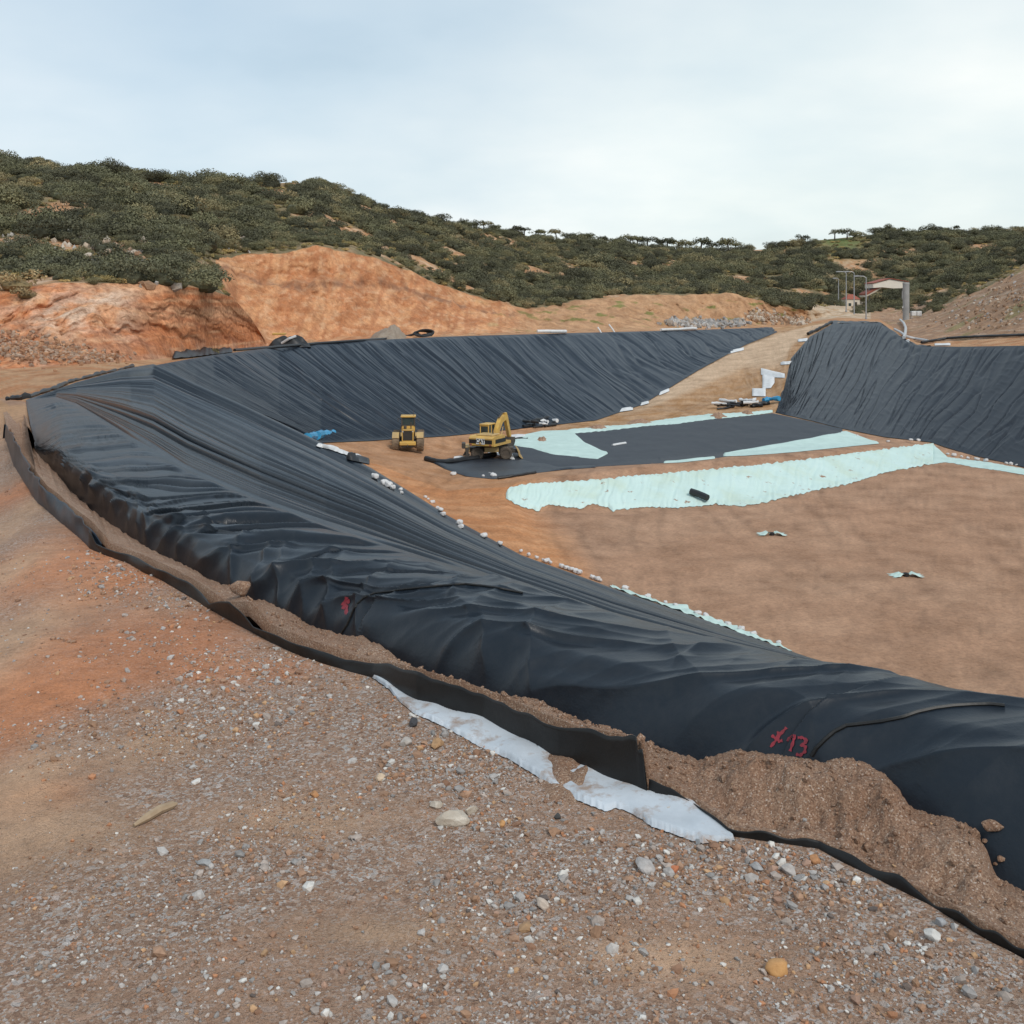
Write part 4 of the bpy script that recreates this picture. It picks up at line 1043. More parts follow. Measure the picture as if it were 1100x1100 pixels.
stone('clod', 1066, 893, .05, MAT['soil'], 'crumbly lump of soil clinging to the black liner at the right', 'clod', shape=(1.3, .7, .6), seed=23, trees=(bv_soil, bv_near), sink=.1)
for q in ((1058, 905, .016), (1075, 925, .022), (1069, 929, .012)):
    stone('clod', q[0], q[1], q[2], MAT['soil'], 'crumb of soil stuck on the black liner by the crumbly lump', 'clod', shape=(1, .8, .7), seed=int(q[0]), trees=(bv_near, bv_soil), group='crumbs stuck on the black liner', sink=.2)

# ------------------------------------------------------------------ paint marks on the liner, dark tubes for its seam shadows
def drape(pts, sub=6, lift=.006):
    out = []
    pts = np.array(pts, float)
    for a, b in zip(pts[:-1], pts[1:]):
        for k in range(sub):
            q = a + (b - a) * k / sub
            r_ = bv_near.ray_cast(ORIGIN, Vector(((q[0] - CX) / FPX, 1, -(q[1] - HY) / FPX)).normalized())
            if r_[0] is not None: out.append(np.array(r_[0] + (r_[1] if r_[1].z > 0 else -r_[1]) * lift))
    return np.array(out)
def paint_mark(strokes, r, name, label):
    V = []; F = []
    for st_ in strokes:
        a = np.array(st_, float); seg_ = []
        for p0, p1 in zip(a[:-1], a[1:]):
            for k in range(8): seg_.append(p0 + (p1 - p0) * k / 8)
        seg_.append(a[-1]); seg_ = np.array(seg_)
        tg = np.gradient(seg_, axis=0); tg /= np.linalg.norm(tg, axis=1)[:, None] + 1e-9
        nn = np.stack([-tg[:, 1], tg[:, 0]], 1)
        base = len(V); cnt = 0
        for i_, (q0, n0) in enumerate(zip(seg_, nn)):
            wd = r * (1 + .3 * math.sin(i_ * .9 + a[0, 0]))
            row = []
            for o_ in (-1, 0, 1):
                q = q0 + n0 * o_ * wd
                h_ = bv_near.ray_cast(ORIGIN, Vector(((q[0] - CX) / FPX, 1, -(q[1] - HY) / FPX)).normalized())
                if h_[0] is None: break
                to = (ORIGIN - h_[0]).normalized()
                row.append(np.array(h_[0] + to * .006) - L0)
            if len(row) == 3: V += row; cnt += 1
        for k in range(cnt - 1):
            b_ = base + 3 * k
            F += [[b_, b_ + 1, b_ + 4, b_ + 3], [b_ + 1, b_ + 2, b_ + 5, b_ + 4]]
    o = mesh_np(name, np.array(V), np.array(F), MAT['red_paint'], liner)
    o['label'] = label
    return o
def z3(pts): return [(750 + .3182 * a, 700 + .3182 * b) for a, b in pts]
paint_mark([z3([(244, 322), (262, 300), (280, 276), (298, 256)]), z3([(248, 282), (262, 294), (274, 302), (284, 300)]), z3([(272, 270), (266, 290), (276, 306)])], 1.5, 'painted_letter', 'red sprayed letter K beside a number')
paint_mark([z3([(300, 302), (312, 288), (326, 282), (320, 306), (310, 336)])], 1.5, 'painted_digit', 'red sprayed digit 1')
paint_mark([z3([(336, 290), (352, 290), (368, 300), (356, 312), (346, 314), (362, 320), (360, 338), (344, 350), (330, 346)])], 1.5, 'painted_digit', 'red sprayed digit 3')
def z1(pts): return [(200 + .2727 * a, 480 + .2727 * b) for a, b in pts]
paint_mark([z1([(632, 592), (622, 620), (618, 640)]), z1([(612, 618), (634, 628), (628, 660)]), z1([(640, 600), (636, 618)])], 1.6, 'faded_mark', 'faint red sprayed mark near a seam')
def seam(pts, r=.009):  # black tube put in for the shadow line at the panel overlap
    d_ = drape(pts, 10, .003)
    m = MB(); m.tube([tuple(p - L0) for p in d_], r, 6)
    return m.build('seam', MAT['flap'], liner, smooth=True)
seam(z3([(384, 352), (400, 325), (430, 295), (460, 270), (500, 250), (560, 243), (620, 236), (690, 222), (740, 205), (800, 192), (860, 184), (920, 180), (985, 178), (1040, 184)]), .011)
seam(z1([(612, 735), (635, 700), (655, 655), (672, 620), (700, 594), (740, 578), (800, 570), (870, 560), (960, 552), (1040, 545), (1100, 541)]) + [(530, 631), (565, 638)], .010)
# ------------------------------------------------------------------ pit floor sheets
lay_sheet('cell_liner', [(549, 481), (560, 468), (612, 466), (652, 462.5), (693, 457.5), (728, 455), (764, 450), (794, 448), (830, 444), (868, 452), (905, 461)],
          [(549, 493), (570, 499), (600, 502.5), (640, 501.5), (715, 497.5), (770, 492), (820, 485.5), (850, 482), (905, 464.5)],
          MAT['liner_cell'], 'flat dark blue-grey liner laid over the floor cell behind the mint covered berm', 'liner', n=240, rows=30, lift=.05, wave=.03, wl=6)
for pts in ([(664, 463), (690, 470), (712, 479), (735, 488), (752, 494)], [(716, 457), (744, 466), (772, 477), (800, 487)], [(590, 500), (612, 494), (640, 492)]):
    pass
lay_sheet('mint_cloth', [(548, 473), (565, 466.5), (582, 463), (612, 462), (620, 468), (628, 475), (644, 483), (653, 487.3)],
          [(548, 478), (571, 483), (593, 489), (614, 492.5), (642, 494.5), (653, 488)], MAT['mint_cloth'], 'broad pale mint cloth spread beside the wheeled excavator', 'cloth', n=150, rows=20, lift=.11, wave=.06, wl=3)
lay_sheet('mint_cloth', [(606, 463.5), (611, 461.5), (652, 457.5), (675, 456.5), (698, 453), (718, 450), (733, 448), (766, 444.5), (794, 443.5), (830, 440.5)],
          [(606, 464.5), (614, 466), (652, 463), (693, 458), (728, 455.6), (764, 450.5), (794, 448), (830, 443.5)], MAT['mint_cloth'], 'long narrow mint strip along the back edge of the dark floor cell', 'cloth', n=200, rows=8, lift=.10, wave=.05, wl=3, rag=.8)
lay_sheet('mint_cloth', [(713, 496.2), (733, 494), (766, 490.5), (768, 491)], [(713, 498), (733, 497), (766, 493.4), (768, 493)], MAT['mint_cloth'], 'short mint strip at the front edge of the dark floor cell', 'cloth', n=60, rows=6, lift=.11, wave=.04)
lay_sheet('mint_cloth', [(777, 487.2), (820, 479.5), (860, 472), (900, 464.3), (909, 463.2), (926, 469.5), (944, 476)],
          [(777, 490.5), (800, 490), (854, 486), (909, 480.5), (926, 478.5), (944, 477)], MAT['mint_cloth'], 'pointed mint sheet climbing to the foot of the right slope', 'cloth', n=170, rows=12, lift=.12, wave=.06, wl=3)

def mint_face_mat():
    m, nt, b = new_mat('mint geotextile with soil stains')
    v = coords(nt); vs = coords(nt, (.9, .9, .28))
    base = ramp(nt, noise(nt, v, .25, 4), [(.35, (.52, .63, .54)), (.5, (.54, .68, .63)), (.7, (.57, .71, .67))])
    st_ = N(nt, 'ShaderNodeMapRange'); st_.inputs['From Min'].default_value = .63; st_.inputs['From Max'].default_value = .69
    nt.links.new(noise(nt, vs, 1.1, 6, .62), st_.inputs['Value'])
    mx_ = N(nt, 'ShaderNodeMix', data_type='RGBA'); nt.links.new(st_.outputs[0], mx_.inputs['Factor'])
    nt.links.new(base, mx_.inputs['A']); mx_.inputs['B'].default_value = (.30, .17, .10, 1)
    nt.links.new(mx_.outputs['Result'], b.inputs['Base Color']); b.inputs['Roughness'].default_value = .85
    bump(nt, b, noise(nt, vs, 1.4, 5), .6, .12)
    return m
MAT['mint_face'] = mint_face_mat()
ft = [(543.5, 531), (547.5, 523.5), (563, 520.5), (601, 518), (654, 514.5), (682, 511.5), (718, 508), (759, 505), (794, 501.5), (849, 496), (917, 487), (963, 481), (1003, 476.5)]
fb = [(543.5, 536), (553, 541), (563, 546), (572, 547.5), (579, 551), (582, 545), (590, 543), (601, 543.5), (615, 546), (626, 547), (631, 543), (636, 541), (645, 544), (652, 545), (658, 549.5), (662, 548.5), (672, 547), (698, 545), (718, 546), (744, 545), (769, 542), (794, 544.5), (820, 541), (854, 532), (914, 519.5), (953, 507.5), (991, 500.5), (1003, 498.5)]
face = lay_sheet('mint_cloth', ft, fb, MAT['mint_face'], 'long wrinkled mint cloth hanging down the face of the low berm', 'cloth', n=460, rows=24, lift=.10, wave=.08, wl=1.6, rag=2.6, seed=4, pleat=.2)
lay_sheet('mint_cloth', [(1002, 477), (1010, 484), (1018, 491.5), (1048, 495), (1075, 499), (1110, 506)], [(1002, 499), (1010, 497.5), (1018, 497), (1048, 502.5), (1075, 506), (1110, 512.5)],
          MAT['mint_cloth'], 'mint cloth edge running along the foot of the right slope', 'cloth', n=120, rows=8, lift=.10, wave=.08, rag=.8)
xs_ = np.linspace(655, 850, 170); yf_, df_ = rib('F', xs_)
wd_ = (.30 + 1.6 * np.clip(fbm(xs_ / 22., .4 + 0 * xs_, 2, 277) + .4, .05, 1.2) * sstep(655, 720, xs_)) * (1 - .8 * sstep(810, 850, xs_))
Gm = []
for j_ in range(8):
    q_ = Parr(xs_, yf_, df_); w_ = (j_ / 7 - .35) * wd_
    q_[:, 0] += .75 * w_; q_[:, 1] += .6 * w_
    q_[:, 2] += .08 + .10 * (.5 + perlin(xs_ / 7., j_ * .5, 279)) + np.where(w_ < 0, -w_ * .38, 0)
    Gm.append(q_)
Gm = np.array(Gm); cm_ = Gm.reshape(-1, 3).mean(0)
o = mesh_np('mint_cloth', Gm.reshape(-1, 3) - cm_, grid_faces(8, 170), MAT['mint_cloth']); o.location = cm_
tag(o, 'frayed mint cloth edge showing along the foot of the near slope', 'cloth')

ls = lay_sheet('liner_sheet', [(461, 494.5), (480, 497.5), (500, 495), (525, 492), (545, 493.5), (560, 494), (600, 502.5), (640, 501)],
          [(461, 495.5), (470, 500), (478, 504), (500, 512), (530, 515), (575, 508.5), (610, 504.5), (640, 502.5)], MAT['liner_right'], 'grey sheen liner sheet in front of the excavator with a rolled upper edge', 'liner', n=150, rows=14, lift=.09, wave=.12, wl=2.5)
def rolled(pts, r, mat, parent_obj, name='rolled_edge'):
    W = np.array([np.array(hit(x, y, (bv_terrain,))) for x, y in pts]); fine = []
    for a, b in zip(W[:-1], W[1:]):
        for k in range(4): fine.append(a + (b - a) * k / 4)
    fine.append(W[-1]); fine = np.array(fine)
    fine[:, 2] += r * .9 + .1 * perlin(np.arange(len(fine)) * .8, .4, 271)
    m = MB(); m.tube([tuple(p - np.array(parent_obj.location)) for p in fine], [r * (1 + .3 * float(perlin(i * .9, 2.2, 273))) for i in range(len(fine))], 9)
    return m.build(name, mat, parent_obj, smooth=True)
rolled([(457, 495), (468, 498), (480, 498.5), (495, 496.5), (510, 494.5), (522, 492), (532, 490.5)], .24, MAT['black_plastic'], ls)
rolled([(535, 515), (550, 513), (562, 511), (575, 508.7)], .13, MAT['black_plastic'], ls)
for t_, b_, lb in [([(524, 486), (535, 484), (550, 487), (553, 493)], [(524, 487), (535, 489.5), (550, 494), (553, 494)], 'white sheet on the ground under the excavator wheels'),
                   ([(487, 492.5), (494, 490), (499, 491.5)], [(487, 494), (494, 494), (499, 493.5)], 'small white sheet behind the rolled edge of the grey liner sheet'),
                   ([(546, 468), (556, 466.5), (565, 467)], [(546, 471), (556, 471.5), (565, 470)], 'white sheet between the excavator bucket and the mint cloth')]:
    lay_sheet('white_sheet', t_, b_, MAT['white_board'], lb, 'sheet', rows=6, n=24, lift=.16, wave=.06)
lay_tube('black_roll', [(547, 473.5), (556, 472.5), (567, 472.8)], .16, MAT['black_plastic'], 'thin black roll lying between the white sheet and the mint cloth', 'roll', rough=.4)
dirt_heap('dirt_heap', 582, 474, 7, 3, .42, 'small reddish heap of earth on the broad mint cloth', MAT['soil'])
for px, py, rx, lb in [(642, 460.5, 12, 'brown earth spilled on the left end of the narrow mint strip'), (688, 454.5, 15, 'wider earth heap on the narrow mint strip left of its middle'), (772, 447.5, 10, 'earth heap on the narrow mint strip near the black debris'), (803, 444.5, 7, 'smallest earth heap at the right end of the narrow mint strip')]:
    dirt_heap('dirt_heap', px, py, rx, 2, .42, lb, MAT['soil'])
lay_tube('white_tube', [(658, 479.5), (672, 477)], .14, MAT['white_board'], 'short white tube lying on the dark floor cell', 'tube')
lay_tube('black_pipe', [(742, 535.5), (750, 538), (760, 542.5)], .26, MAT['black_plastic'], 'stub of black pipe sticking out of the mint covered berm', 'pipe', raise_=.35)

# cloth-lined sumps on the basin floor
def sump(px, py, label):
    c = hit(px, py, (bv_terrain,)); root = empty('drain_sump', c); tag(root, label, 'sump')
    m = MB(); m.lathe([(.12, -.1), (.12, .18), (.17, .18), (.17, -.1)], 14, 'Z'); m.build('pipe_stub', MAT['black_plastic'], root, True)
    r0 = np.random.default_rng(int(px))
    for k in range(2):
        a0 = k * math.pi + r0.uniform(-.25, .25); n_ = 9
        V = []
        for j in range(5):
            rr_ = .2 + j * .17
            for i in range(n_):
                aa = a0 + (i / (n_ - 1) - .5) * (1.5 - .12 * j) ; rr_ = (.2 + j * .17) * (1 + .18 * math.sin(i * 2.1 + k))
                V.append((rr_ * math.cos(aa), rr_ * math.sin(aa), .05 + .16 * math.exp(-((j - 1.2) / 1.1) ** 2) * (1 + .4 * r0.uniform(-1, 1)) + .04 * r0.uniform()))
        mesh_np('cloth_flap', np.array(V), grid_faces(5, n_), MAT['mint_cloth'], root)
sump(829, 575, 'mint cloth lined sump with a dark hole, farther of two on the basin floor')
sump(973, 619, 'mint cloth lined sump with a dark hole, nearer of two on the basin floor')

# ------------------------------------------------------------------ white bags along the feet of the slopes
def bag_mesh(k):
    r0 = np.random.default_rng(40 + k)
    v = icoV3.copy()
    v = np.sign(v) * np.abs(v) ** .75
    v = v * np.array([.24, .18, .15])
    v *= (1 + .45 * fbm(v[:, 0] * 7 + k * 3, v[:, 1] * 7 + v[:, 2] * 5, 3, 281))[:, None]
    ear = np.clip((v[:, 0] - .12) / .12, 0, 1); v[:, 2] += ear * .05; v[:, 1] *= 1 - .35 * ear
    v[:, 2] += .10
    return v
def make_bag(k):
    return mesh_np('sandbag', bag_mesh(k), icoF3, MAT['sandbag'])
protos = [make_bag(k) for k in range(4)]
def copy_tree(o, parent=None):
    c = o.copy(); col.objects.link(c)
    if parent is not None: c.parent = parent
    for ch in list(o.children): copy_tree(ch, c)
    return c
BAGS_N = [(403, 514), (413, 521), (417, 523), (422, 525.5), (430.5, 527), (431.5, 530.5), (457, 535), (460, 537), (464.5, 540.5), (470, 546.5), (473, 549), (476, 554), (493, 563.5), (495.5, 567.5), (520, 577.5), (537, 585.5), (555, 589), (563.5, 590.5), (572, 594.5), (579, 596.5), (583, 599), (587, 601), (599, 607), (604, 609), (609, 611.5), (614, 614), (618, 616.5), (632, 622), (638, 625), (641, 627), (667, 635), (692, 643.5), (711, 648), (722, 654), (735, 658), (746, 664), (755, 667), (768, 672), (779, 678), (793, 682), (806, 689), (833, 696)]
BAGS_R = [(921, 469), (954, 475), (978.5, 473.5), (986.5, 474), (996, 474.5), (1018, 488.5), (1025, 490), (1033, 491.5), (1040, 493), (1049.5, 494.5), (1059, 496), (1081, 498.5), (1086, 499.5), (1092, 500.5)]
BAGS_M = [(487, 510.5), (519, 512.5), (526, 510.5), (530, 512.5)]
nb_ = 0
def put_bag(px, py, label, group, trees, sc=1.0):
    global nb_
    h_ = hit(px, py, trees)
    if px > 545 and py > 580:
        yf_, df_ = rib('F', px); h_ = Vector(P(px, yf_, df_)) + Vector((.25, .45, .02))
    o = protos[nb_] if nb_ < 4 else copy_tree(protos[nb_ % 4])
    nb_ += 1
    o.location = (h_.x, h_.y, h_.z + .02); o.rotation_euler = (rng.uniform(-.2, .2), rng.uniform(-.3, .3), rng.uniform(0, 6.28))
    s = sc * rng.uniform(.42, .82); o.scale = (s, s, s)
    tag(o, label, 'sandbag', group)
for q in BAGS_N: put_bag(*q, 'white sandbag weighing down the liner at the foot of the near slope', 'sandbags along the foot of the near slope', (bv_terrain, bv_near), 1.0)
for q in BAGS_R: put_bag(*q, 'white sandbag weighing down the liner at the foot of the right slope', 'sandbags along the foot of the right slope', (bv_terrain, bv_right), 1.35)
for q in BAGS_M: put_bag(*q, 'white sandbag on the grey liner sheet in front of the excavator', 'sandbags on the grey liner sheet', (bv_terrain,), 1.5)

# ------------------------------------------------------------------ sheets, boards and rolls around the pit
for t_, b_, lb in [
    ([(817.5, 396), (830, 399), (843, 402)], [(817.5, 403), (830, 406), (843, 406.5)], 'white board on the earth ramp, topmost of the stepped stack'),
    ([(819, 402), (830, 405), (832, 406)], [(819, 418), (828, 417.5), (832, 412)], 'white board standing in the middle of the stepped stack on the ramp'),
    ([(808, 417.8), (822.5, 417.8)], [(808, 426), (822.5, 426.5)], 'white board lowest in the stepped stack on the ramp'),
    ([(838.5, 390), (853, 389)], [(838.5, 392.5), (853, 391.5)], 'narrow white board at the edge of the right liner above the stack'),
    ([(857, 365), (867.5, 363.5)], [(857, 367.5), (867.5, 367)], 'white sheet by the liner edge near the top of the ramp'),
    ([(664, 441.5), (680, 438.5)], [(664, 443.5), (680, 441)], 'white strip at the lower end of the track beside the left liner'),
    ([(688, 434.5), (697, 431.5)], [(688, 436.5), (697, 434)], 'small white strip just above the lower end of the track'),
    ([(708, 423), (719, 418)], [(708, 425.5), (719, 421)], 'white strip beside the track halfway up the ramp'),
    ([(731, 402.5), (745, 397.5)], [(731, 405.5), (745, 400.5)], 'white strip beside the track below the black scraps'),
    ([(781, 378), (799, 373.5)], [(781, 381), (799, 376.5)], 'widest white strip beside the track near the top of the ramp')]:
    lay_sheet('white_board', t_, b_, MAT['white_board'], lb, 'board', rows=5, n=14, lift=.35, wave=.08)
lay_sheet('black_sheet', [(746, 391), (757, 389), (767, 385.5)], [(746, 395.5), (757, 393.5), (767, 389.5)], MAT['black_plastic'], 'black scraps of sheet on the edge of the track up the ramp', 'sheet', rows=5, n=20, lift=.3, wave=.25, wl=1)

def pile(cx_, cy_, rx, ry, n_, label, group, seed, cols_=('black_plastic',), rmax=.22):
    r0 = np.random.default_rng(seed)
    for k in range(n_):
        px, py = cx_ + r0.uniform(-rx, rx), cy_ + r0.uniform(-ry, ry)
        ln = r0.uniform(3, 9); sl = r0.uniform(-.25, .12)
        lay_tube('sheet_roll', [(px - ln, py - ln * sl), (px, py + r0.uniform(-.4, .4)), (px + ln, py + ln * sl)], r0.uniform(.10, rmax), MAT[cols_[k % len(cols_)]], label[k % len(cols_)], 'roll', group[k % len(cols_)], rough=.6, sub=3, raise_=.1 + .25 * (k % 3))
pile(574, 457.3, 28, 2.2, 16, ('black crumpled roll of sheet in the debris line behind the excavator', 'white crumpled scrap in the debris line behind the excavator', 'black crumpled roll of sheet in the debris line behind the excavator'), ('black rolls behind the excavator', 'white scraps behind the excavator', 'black rolls behind the excavator'), 5, ('black_plastic', 'white_board', 'black_plastic'))
pile(796, 437, 24, 2.6, 16, ('black crumpled roll of sheet in the debris pile at the foot of the ramp', 'black crumpled roll of sheet in the debris pile at the foot of the ramp', 'white scrap in the debris pile at the foot of the ramp'), ('black rolls at the foot of the ramp', 'black rolls at the foot of the ramp', 'white scraps at the foot of the ramp'), 6, ('black_plastic', 'black_plastic', 'white_board'), .26)
lay_tube('blue_roll', [(820, 435), (827, 433.5), (837, 433)], .30, MAT['blue_foil'], 'blue crumpled tarp on the debris pile at the foot of the ramp', 'tarp', rough=.5, raise_=.35)
lay_tube('blue_roll', [(340.5, 476), (346, 474.5), (358, 473.5)], .36, MAT['blue_foil'], 'bright blue roll, longer of two at the corner of the pit floor', 'roll', rough=.25, raise_=.4)
lay_tube('blue_roll', [(330, 480.5), (334, 478.5), (339, 478.5)], .30, MAT['blue_foil'], 'bright blue roll, shorter of two at the corner of the pit floor', 'roll', rough=.4, raise_=.55)
lay_sheet('white_sheet', [(340, 479), (355, 481), (370, 485), (388, 489.5)], [(340, 480), (355, 484), (370, 489), (388, 493)], MAT['white_board'], 'white and dark scraps of sheet below the blue rolls', 'sheet', rows=6, n=40, lift=.15, wave=.12, wl=1.2, trees=(bv_terrain, bv_near), rag=1)
lay_sheet('black_sheet', [(372, 492), (384, 490), (397, 494)], [(372, 495), (384, 497), (397, 499.5)], MAT['black_plastic'], 'dark sheet end folded at the foot of the near slope', 'sheet', rows=6, n=24, lift=.16, wave=.2, wl=1.2, trees=(bv_terrain, bv_near))

# along the crest of the left slope
lay_tube('white_tube', [(577, 359), (592, 359), (608, 359)], .25, MAT['white_board'], 'long white pipe lying along the crest of the left slope', 'pipe', raise_=.25)
lay_tube('white_tube', [(710, 356.5), (730, 355.8), (748, 355)], .22, MAT['white_board'], 'second white pipe on the crest farther along by the rubble', 'pipe', raise_=.2)
def post(px0, py0, px1, py1, label):
    b = hit(px1, py1 + .5, (bv_terrain,)); d = b.y
    t_ = Vector(P(px0, py0, d + .5)) - b
    m = MB(); m.tube([(0, 0, -.2), tuple(t_ * .5), tuple(t_)], .13, 8); o = m.build('white_post', MAT['white_board'], smooth=True); o.location = b
    tag(o, label, 'post')
post(642, 351.5, 647, 358.5, 'shorter slanting white post on the bank behind the left crest')
post(654, 348.5, 661.5, 357.5, 'longer slanting white post on the bank behind the left crest')
lay_sheet('black_sheet', [(185, 384.5), (205, 380), (225, 378), (250, 377.5)], [(185, 387), (205, 385), (225, 382.5), (250, 379.5)], MAT['black_plastic'], 'folded black sheet on the crest at the corner of the berm road', 'sheet', rows=6, n=50, lift=.35, wave=.25, wl=1.5)
lay_tube('black_pipe', [(252, 377.5), (290, 374.5), (340, 370), (390, 366.5), (420, 364.5)], .16, MAT['black_plastic'], 'black hose lying along the crest of the left slope', 'hose', sub=10)
lay_tube('black_pipe', [(8, 430), (30, 428), (62, 417.5), (75, 411.5), (92, 407), (110, 402), (128, 398), (142, 394)], .09, MAT['black_plastic'], 'ruffled dark liner roll along the road bend at the left crest', 'roll', rough=.9, sub=8)

def tarp_heap():
    c = hit(311, 371.5, (bv_terrain,)); root = empty('covered_heap', c); tag(root, 'heap under a black tarp with a yellow machine roof on the left crest', 'tarp heap')
    k = c.y / FPX
    n_ = 40; m_ = 14
    V = []
    for j in range(m_):
        for i in range(n_):
            a = 2 * math.pi * i / (n_ - 1); r_ = j / (m_ - 1)
            X = math.cos(a) * 23 * k * r_; Y = math.sin(a) * 1.6 * r_
            Z = 15 * k * (1 - r_ ** 3) * (.62 + .45 * float(perlin(X * .9, Y * 1.5, 291))) - .1
            V.append((X, Y, Z))
    mesh_np('black_tarp', np.array(V), grid_faces(m_, n_), MAT['black_plastic'], root)
    m = MB(); m.box((-13 * k, .9, 12.6 * k), (13 * k, 1.2, 2.2 * k), bev=.05); m.build('yellow_roof', MAT['yellow'], root)
    m = MB(); m.tube([(-6 * k, -1.2, 3 * k), (2 * k, -1.3, 8 * k), (8 * k, -.7, 10.5 * k)], .15, 8); m.build('grey_fold', MAT['grey_pipe'], root, True)
tarp_heap()
MAT['gravel_cone'] = simple('greyish gravel', (.33, .27, .21), (.25, .19, .14), .9, 3, .5, .1)
dirt_heap('gravel_heap', 420, 363.5, 19, 3, 1.5, 'grey-green cone of gravel on the left crest under the big cut', MAT['gravel_cone'], lump=.5)
c = hit(455, 362, (bv_terrain,)); root = empty('hose_coil', c); tag(root, 'coiled black hose leaning on the left crest beside the gravel cone', 'hose coil')
for k in range(4):
    m = MB(); m.tube([(math.cos(a) * (1.35 - .17 * k) + .12 * math.sin(3 * a + k), .22 * k + .5 * math.sin(a), .52 + math.sin(a) * (.45 - .07 * k) + .08 * math.sin(2 * a + k)) for a in np.linspace(0, 6.283, 25)], .13, 7, cap=False); m.build('loop', MAT['black_plastic'], root, True)
m = MB(); m.tube([(-1.2, 0, .4), (-2.2, 0, .15), (-4.5, .2, .12)], .16, 7); m.build('hose_end', MAT['black_plastic'], root, True)

# pipes behind the right crest
lay_tube('black_pipe', [(990, 370), (1005, 367.5), (1018, 365.3), (1040, 364), (1059, 363.3), (1100, 362), (1160, 361)], .20, MAT['black_plastic'], 'long black pipe behind the right crest at the mound foot', 'pipe', sub=8, rough=.2, raise_=.15)
lay_tube('grey_pipe', [(961, 356), (967, 359), (974, 364), (984, 366.5), (996, 368.5)], .22, MAT['grey_pipe'], 'pale grey pipe curving down the trench behind the right crest', 'pipe', sub=6, raise_=.2)
lay_tube('grey_pipe', [(967, 346), (971, 350), (973, 355), (972.5, 361), (971, 366)], .24, MAT['grey_pipe'], 'upright bent grey pipe by the knoll at the right', 'pipe', sub=6, raise_=.3)
lay_sheet('white_sheet', [(1004, 369.5), (1021, 369)], [(1004, 371.5), (1021, 371.5)], MAT['white_board'], 'white sheet lying on the right crest in front of the black pipe', 'sheet', rows=4, n=12, lift=.25, wave=.1)
lay_sheet('white_sheet', [(971, 366), (977, 365)], [(971, 369.5), (977, 370)], MAT['white_board'], 'small white scrap at the lower end of the bent grey pipe', 'sheet', rows=4, n=12, lift=.3, wave=.1)
lay_tube('black_pipe', [(868, 360.5), (876, 357), (884, 353), (893, 348)], .26, MAT['black_plastic'], 'rolled black liner edge at the top left of the right slope', 'roll', rough=.5, raise_=.2)

# rubble
def rubble(name, pts, smin, smax, n_, cols_, seed):
    r0 = np.random.default_rng(seed); out = []
    pts = np.array(pts, float)
    for _ in range(n_):
        i = r0.integers(0, len(pts)); x = pts[i, 0] + r0.normal() * pts[i, 2]; y = pts[i, 1] + r0.normal() * pts[i, 3]
        h_ = hit(x, y, (bv_terrain,)); out.append(np.array(h_))
    out = np.array(out); s = r0.uniform(smin, smax, n_) ** 1.0
    cc = np.array(cols_)[r0.integers(0, len(cols_), n_)] * r0.uniform(.75, 1.15, (n_, 1))
    o = stones_mesh(name, out, s, MAT['rubble'], colours=cc, sink=.3, flat=(.6, .95)); tag(o, kind='stuff')
GREY = [(.36, .34, .33), (.28, .27, .26), (.44, .42, .40), (.40, .33, .27)]
PALE = [(.46, .36, .27), (.38, .26, .18), (.52, .44, .36), (.34, .20, .12)]
rubble('rubble', [(725, 347, 6, 1.6), (740, 348, 8, 2.2), (760, 348, 9, 2.4), (775, 349.5, 7, 1.6), (790, 347.5, 6, 1.6)], .25, .75, 420, GREY, 11)
rubble('rubble', [(812, 340, 6, 3), (826, 341, 7, 3.5), (842, 343, 8, 3), (858, 346, 6, 2)], .2, .7, 300, PALE, 12)
rubble('rubble', [(15, 372, 14, 8), (40, 376, 14, 7), (70, 380, 14, 5), (100, 384, 16, 3)], .05, .20, 1300, [(.38, .20, .12), (.34, .18, .10), (.46, .25, .14), (.42, .30, .22), (.36, .24, .17)], 13)
rubble('rubble', [(1040, 330, 25, 9), (1075, 312, 22, 10), (1090, 325, 20, 10), (1060, 345, 30, 5)], .10, .36, 420, PALE + [(.34, .22, .14), (.30, .19, .12), (.38, .35, .33)], 14)
rubble('rubble', [(110, 268, 26, 8), (60, 262, 30, 6), (140, 285, 20, 8), (180, 300, 15, 5), (260, 258, 20, 6)], .15, .6, 260, PALE + [(.5, .47, .43)], 15)
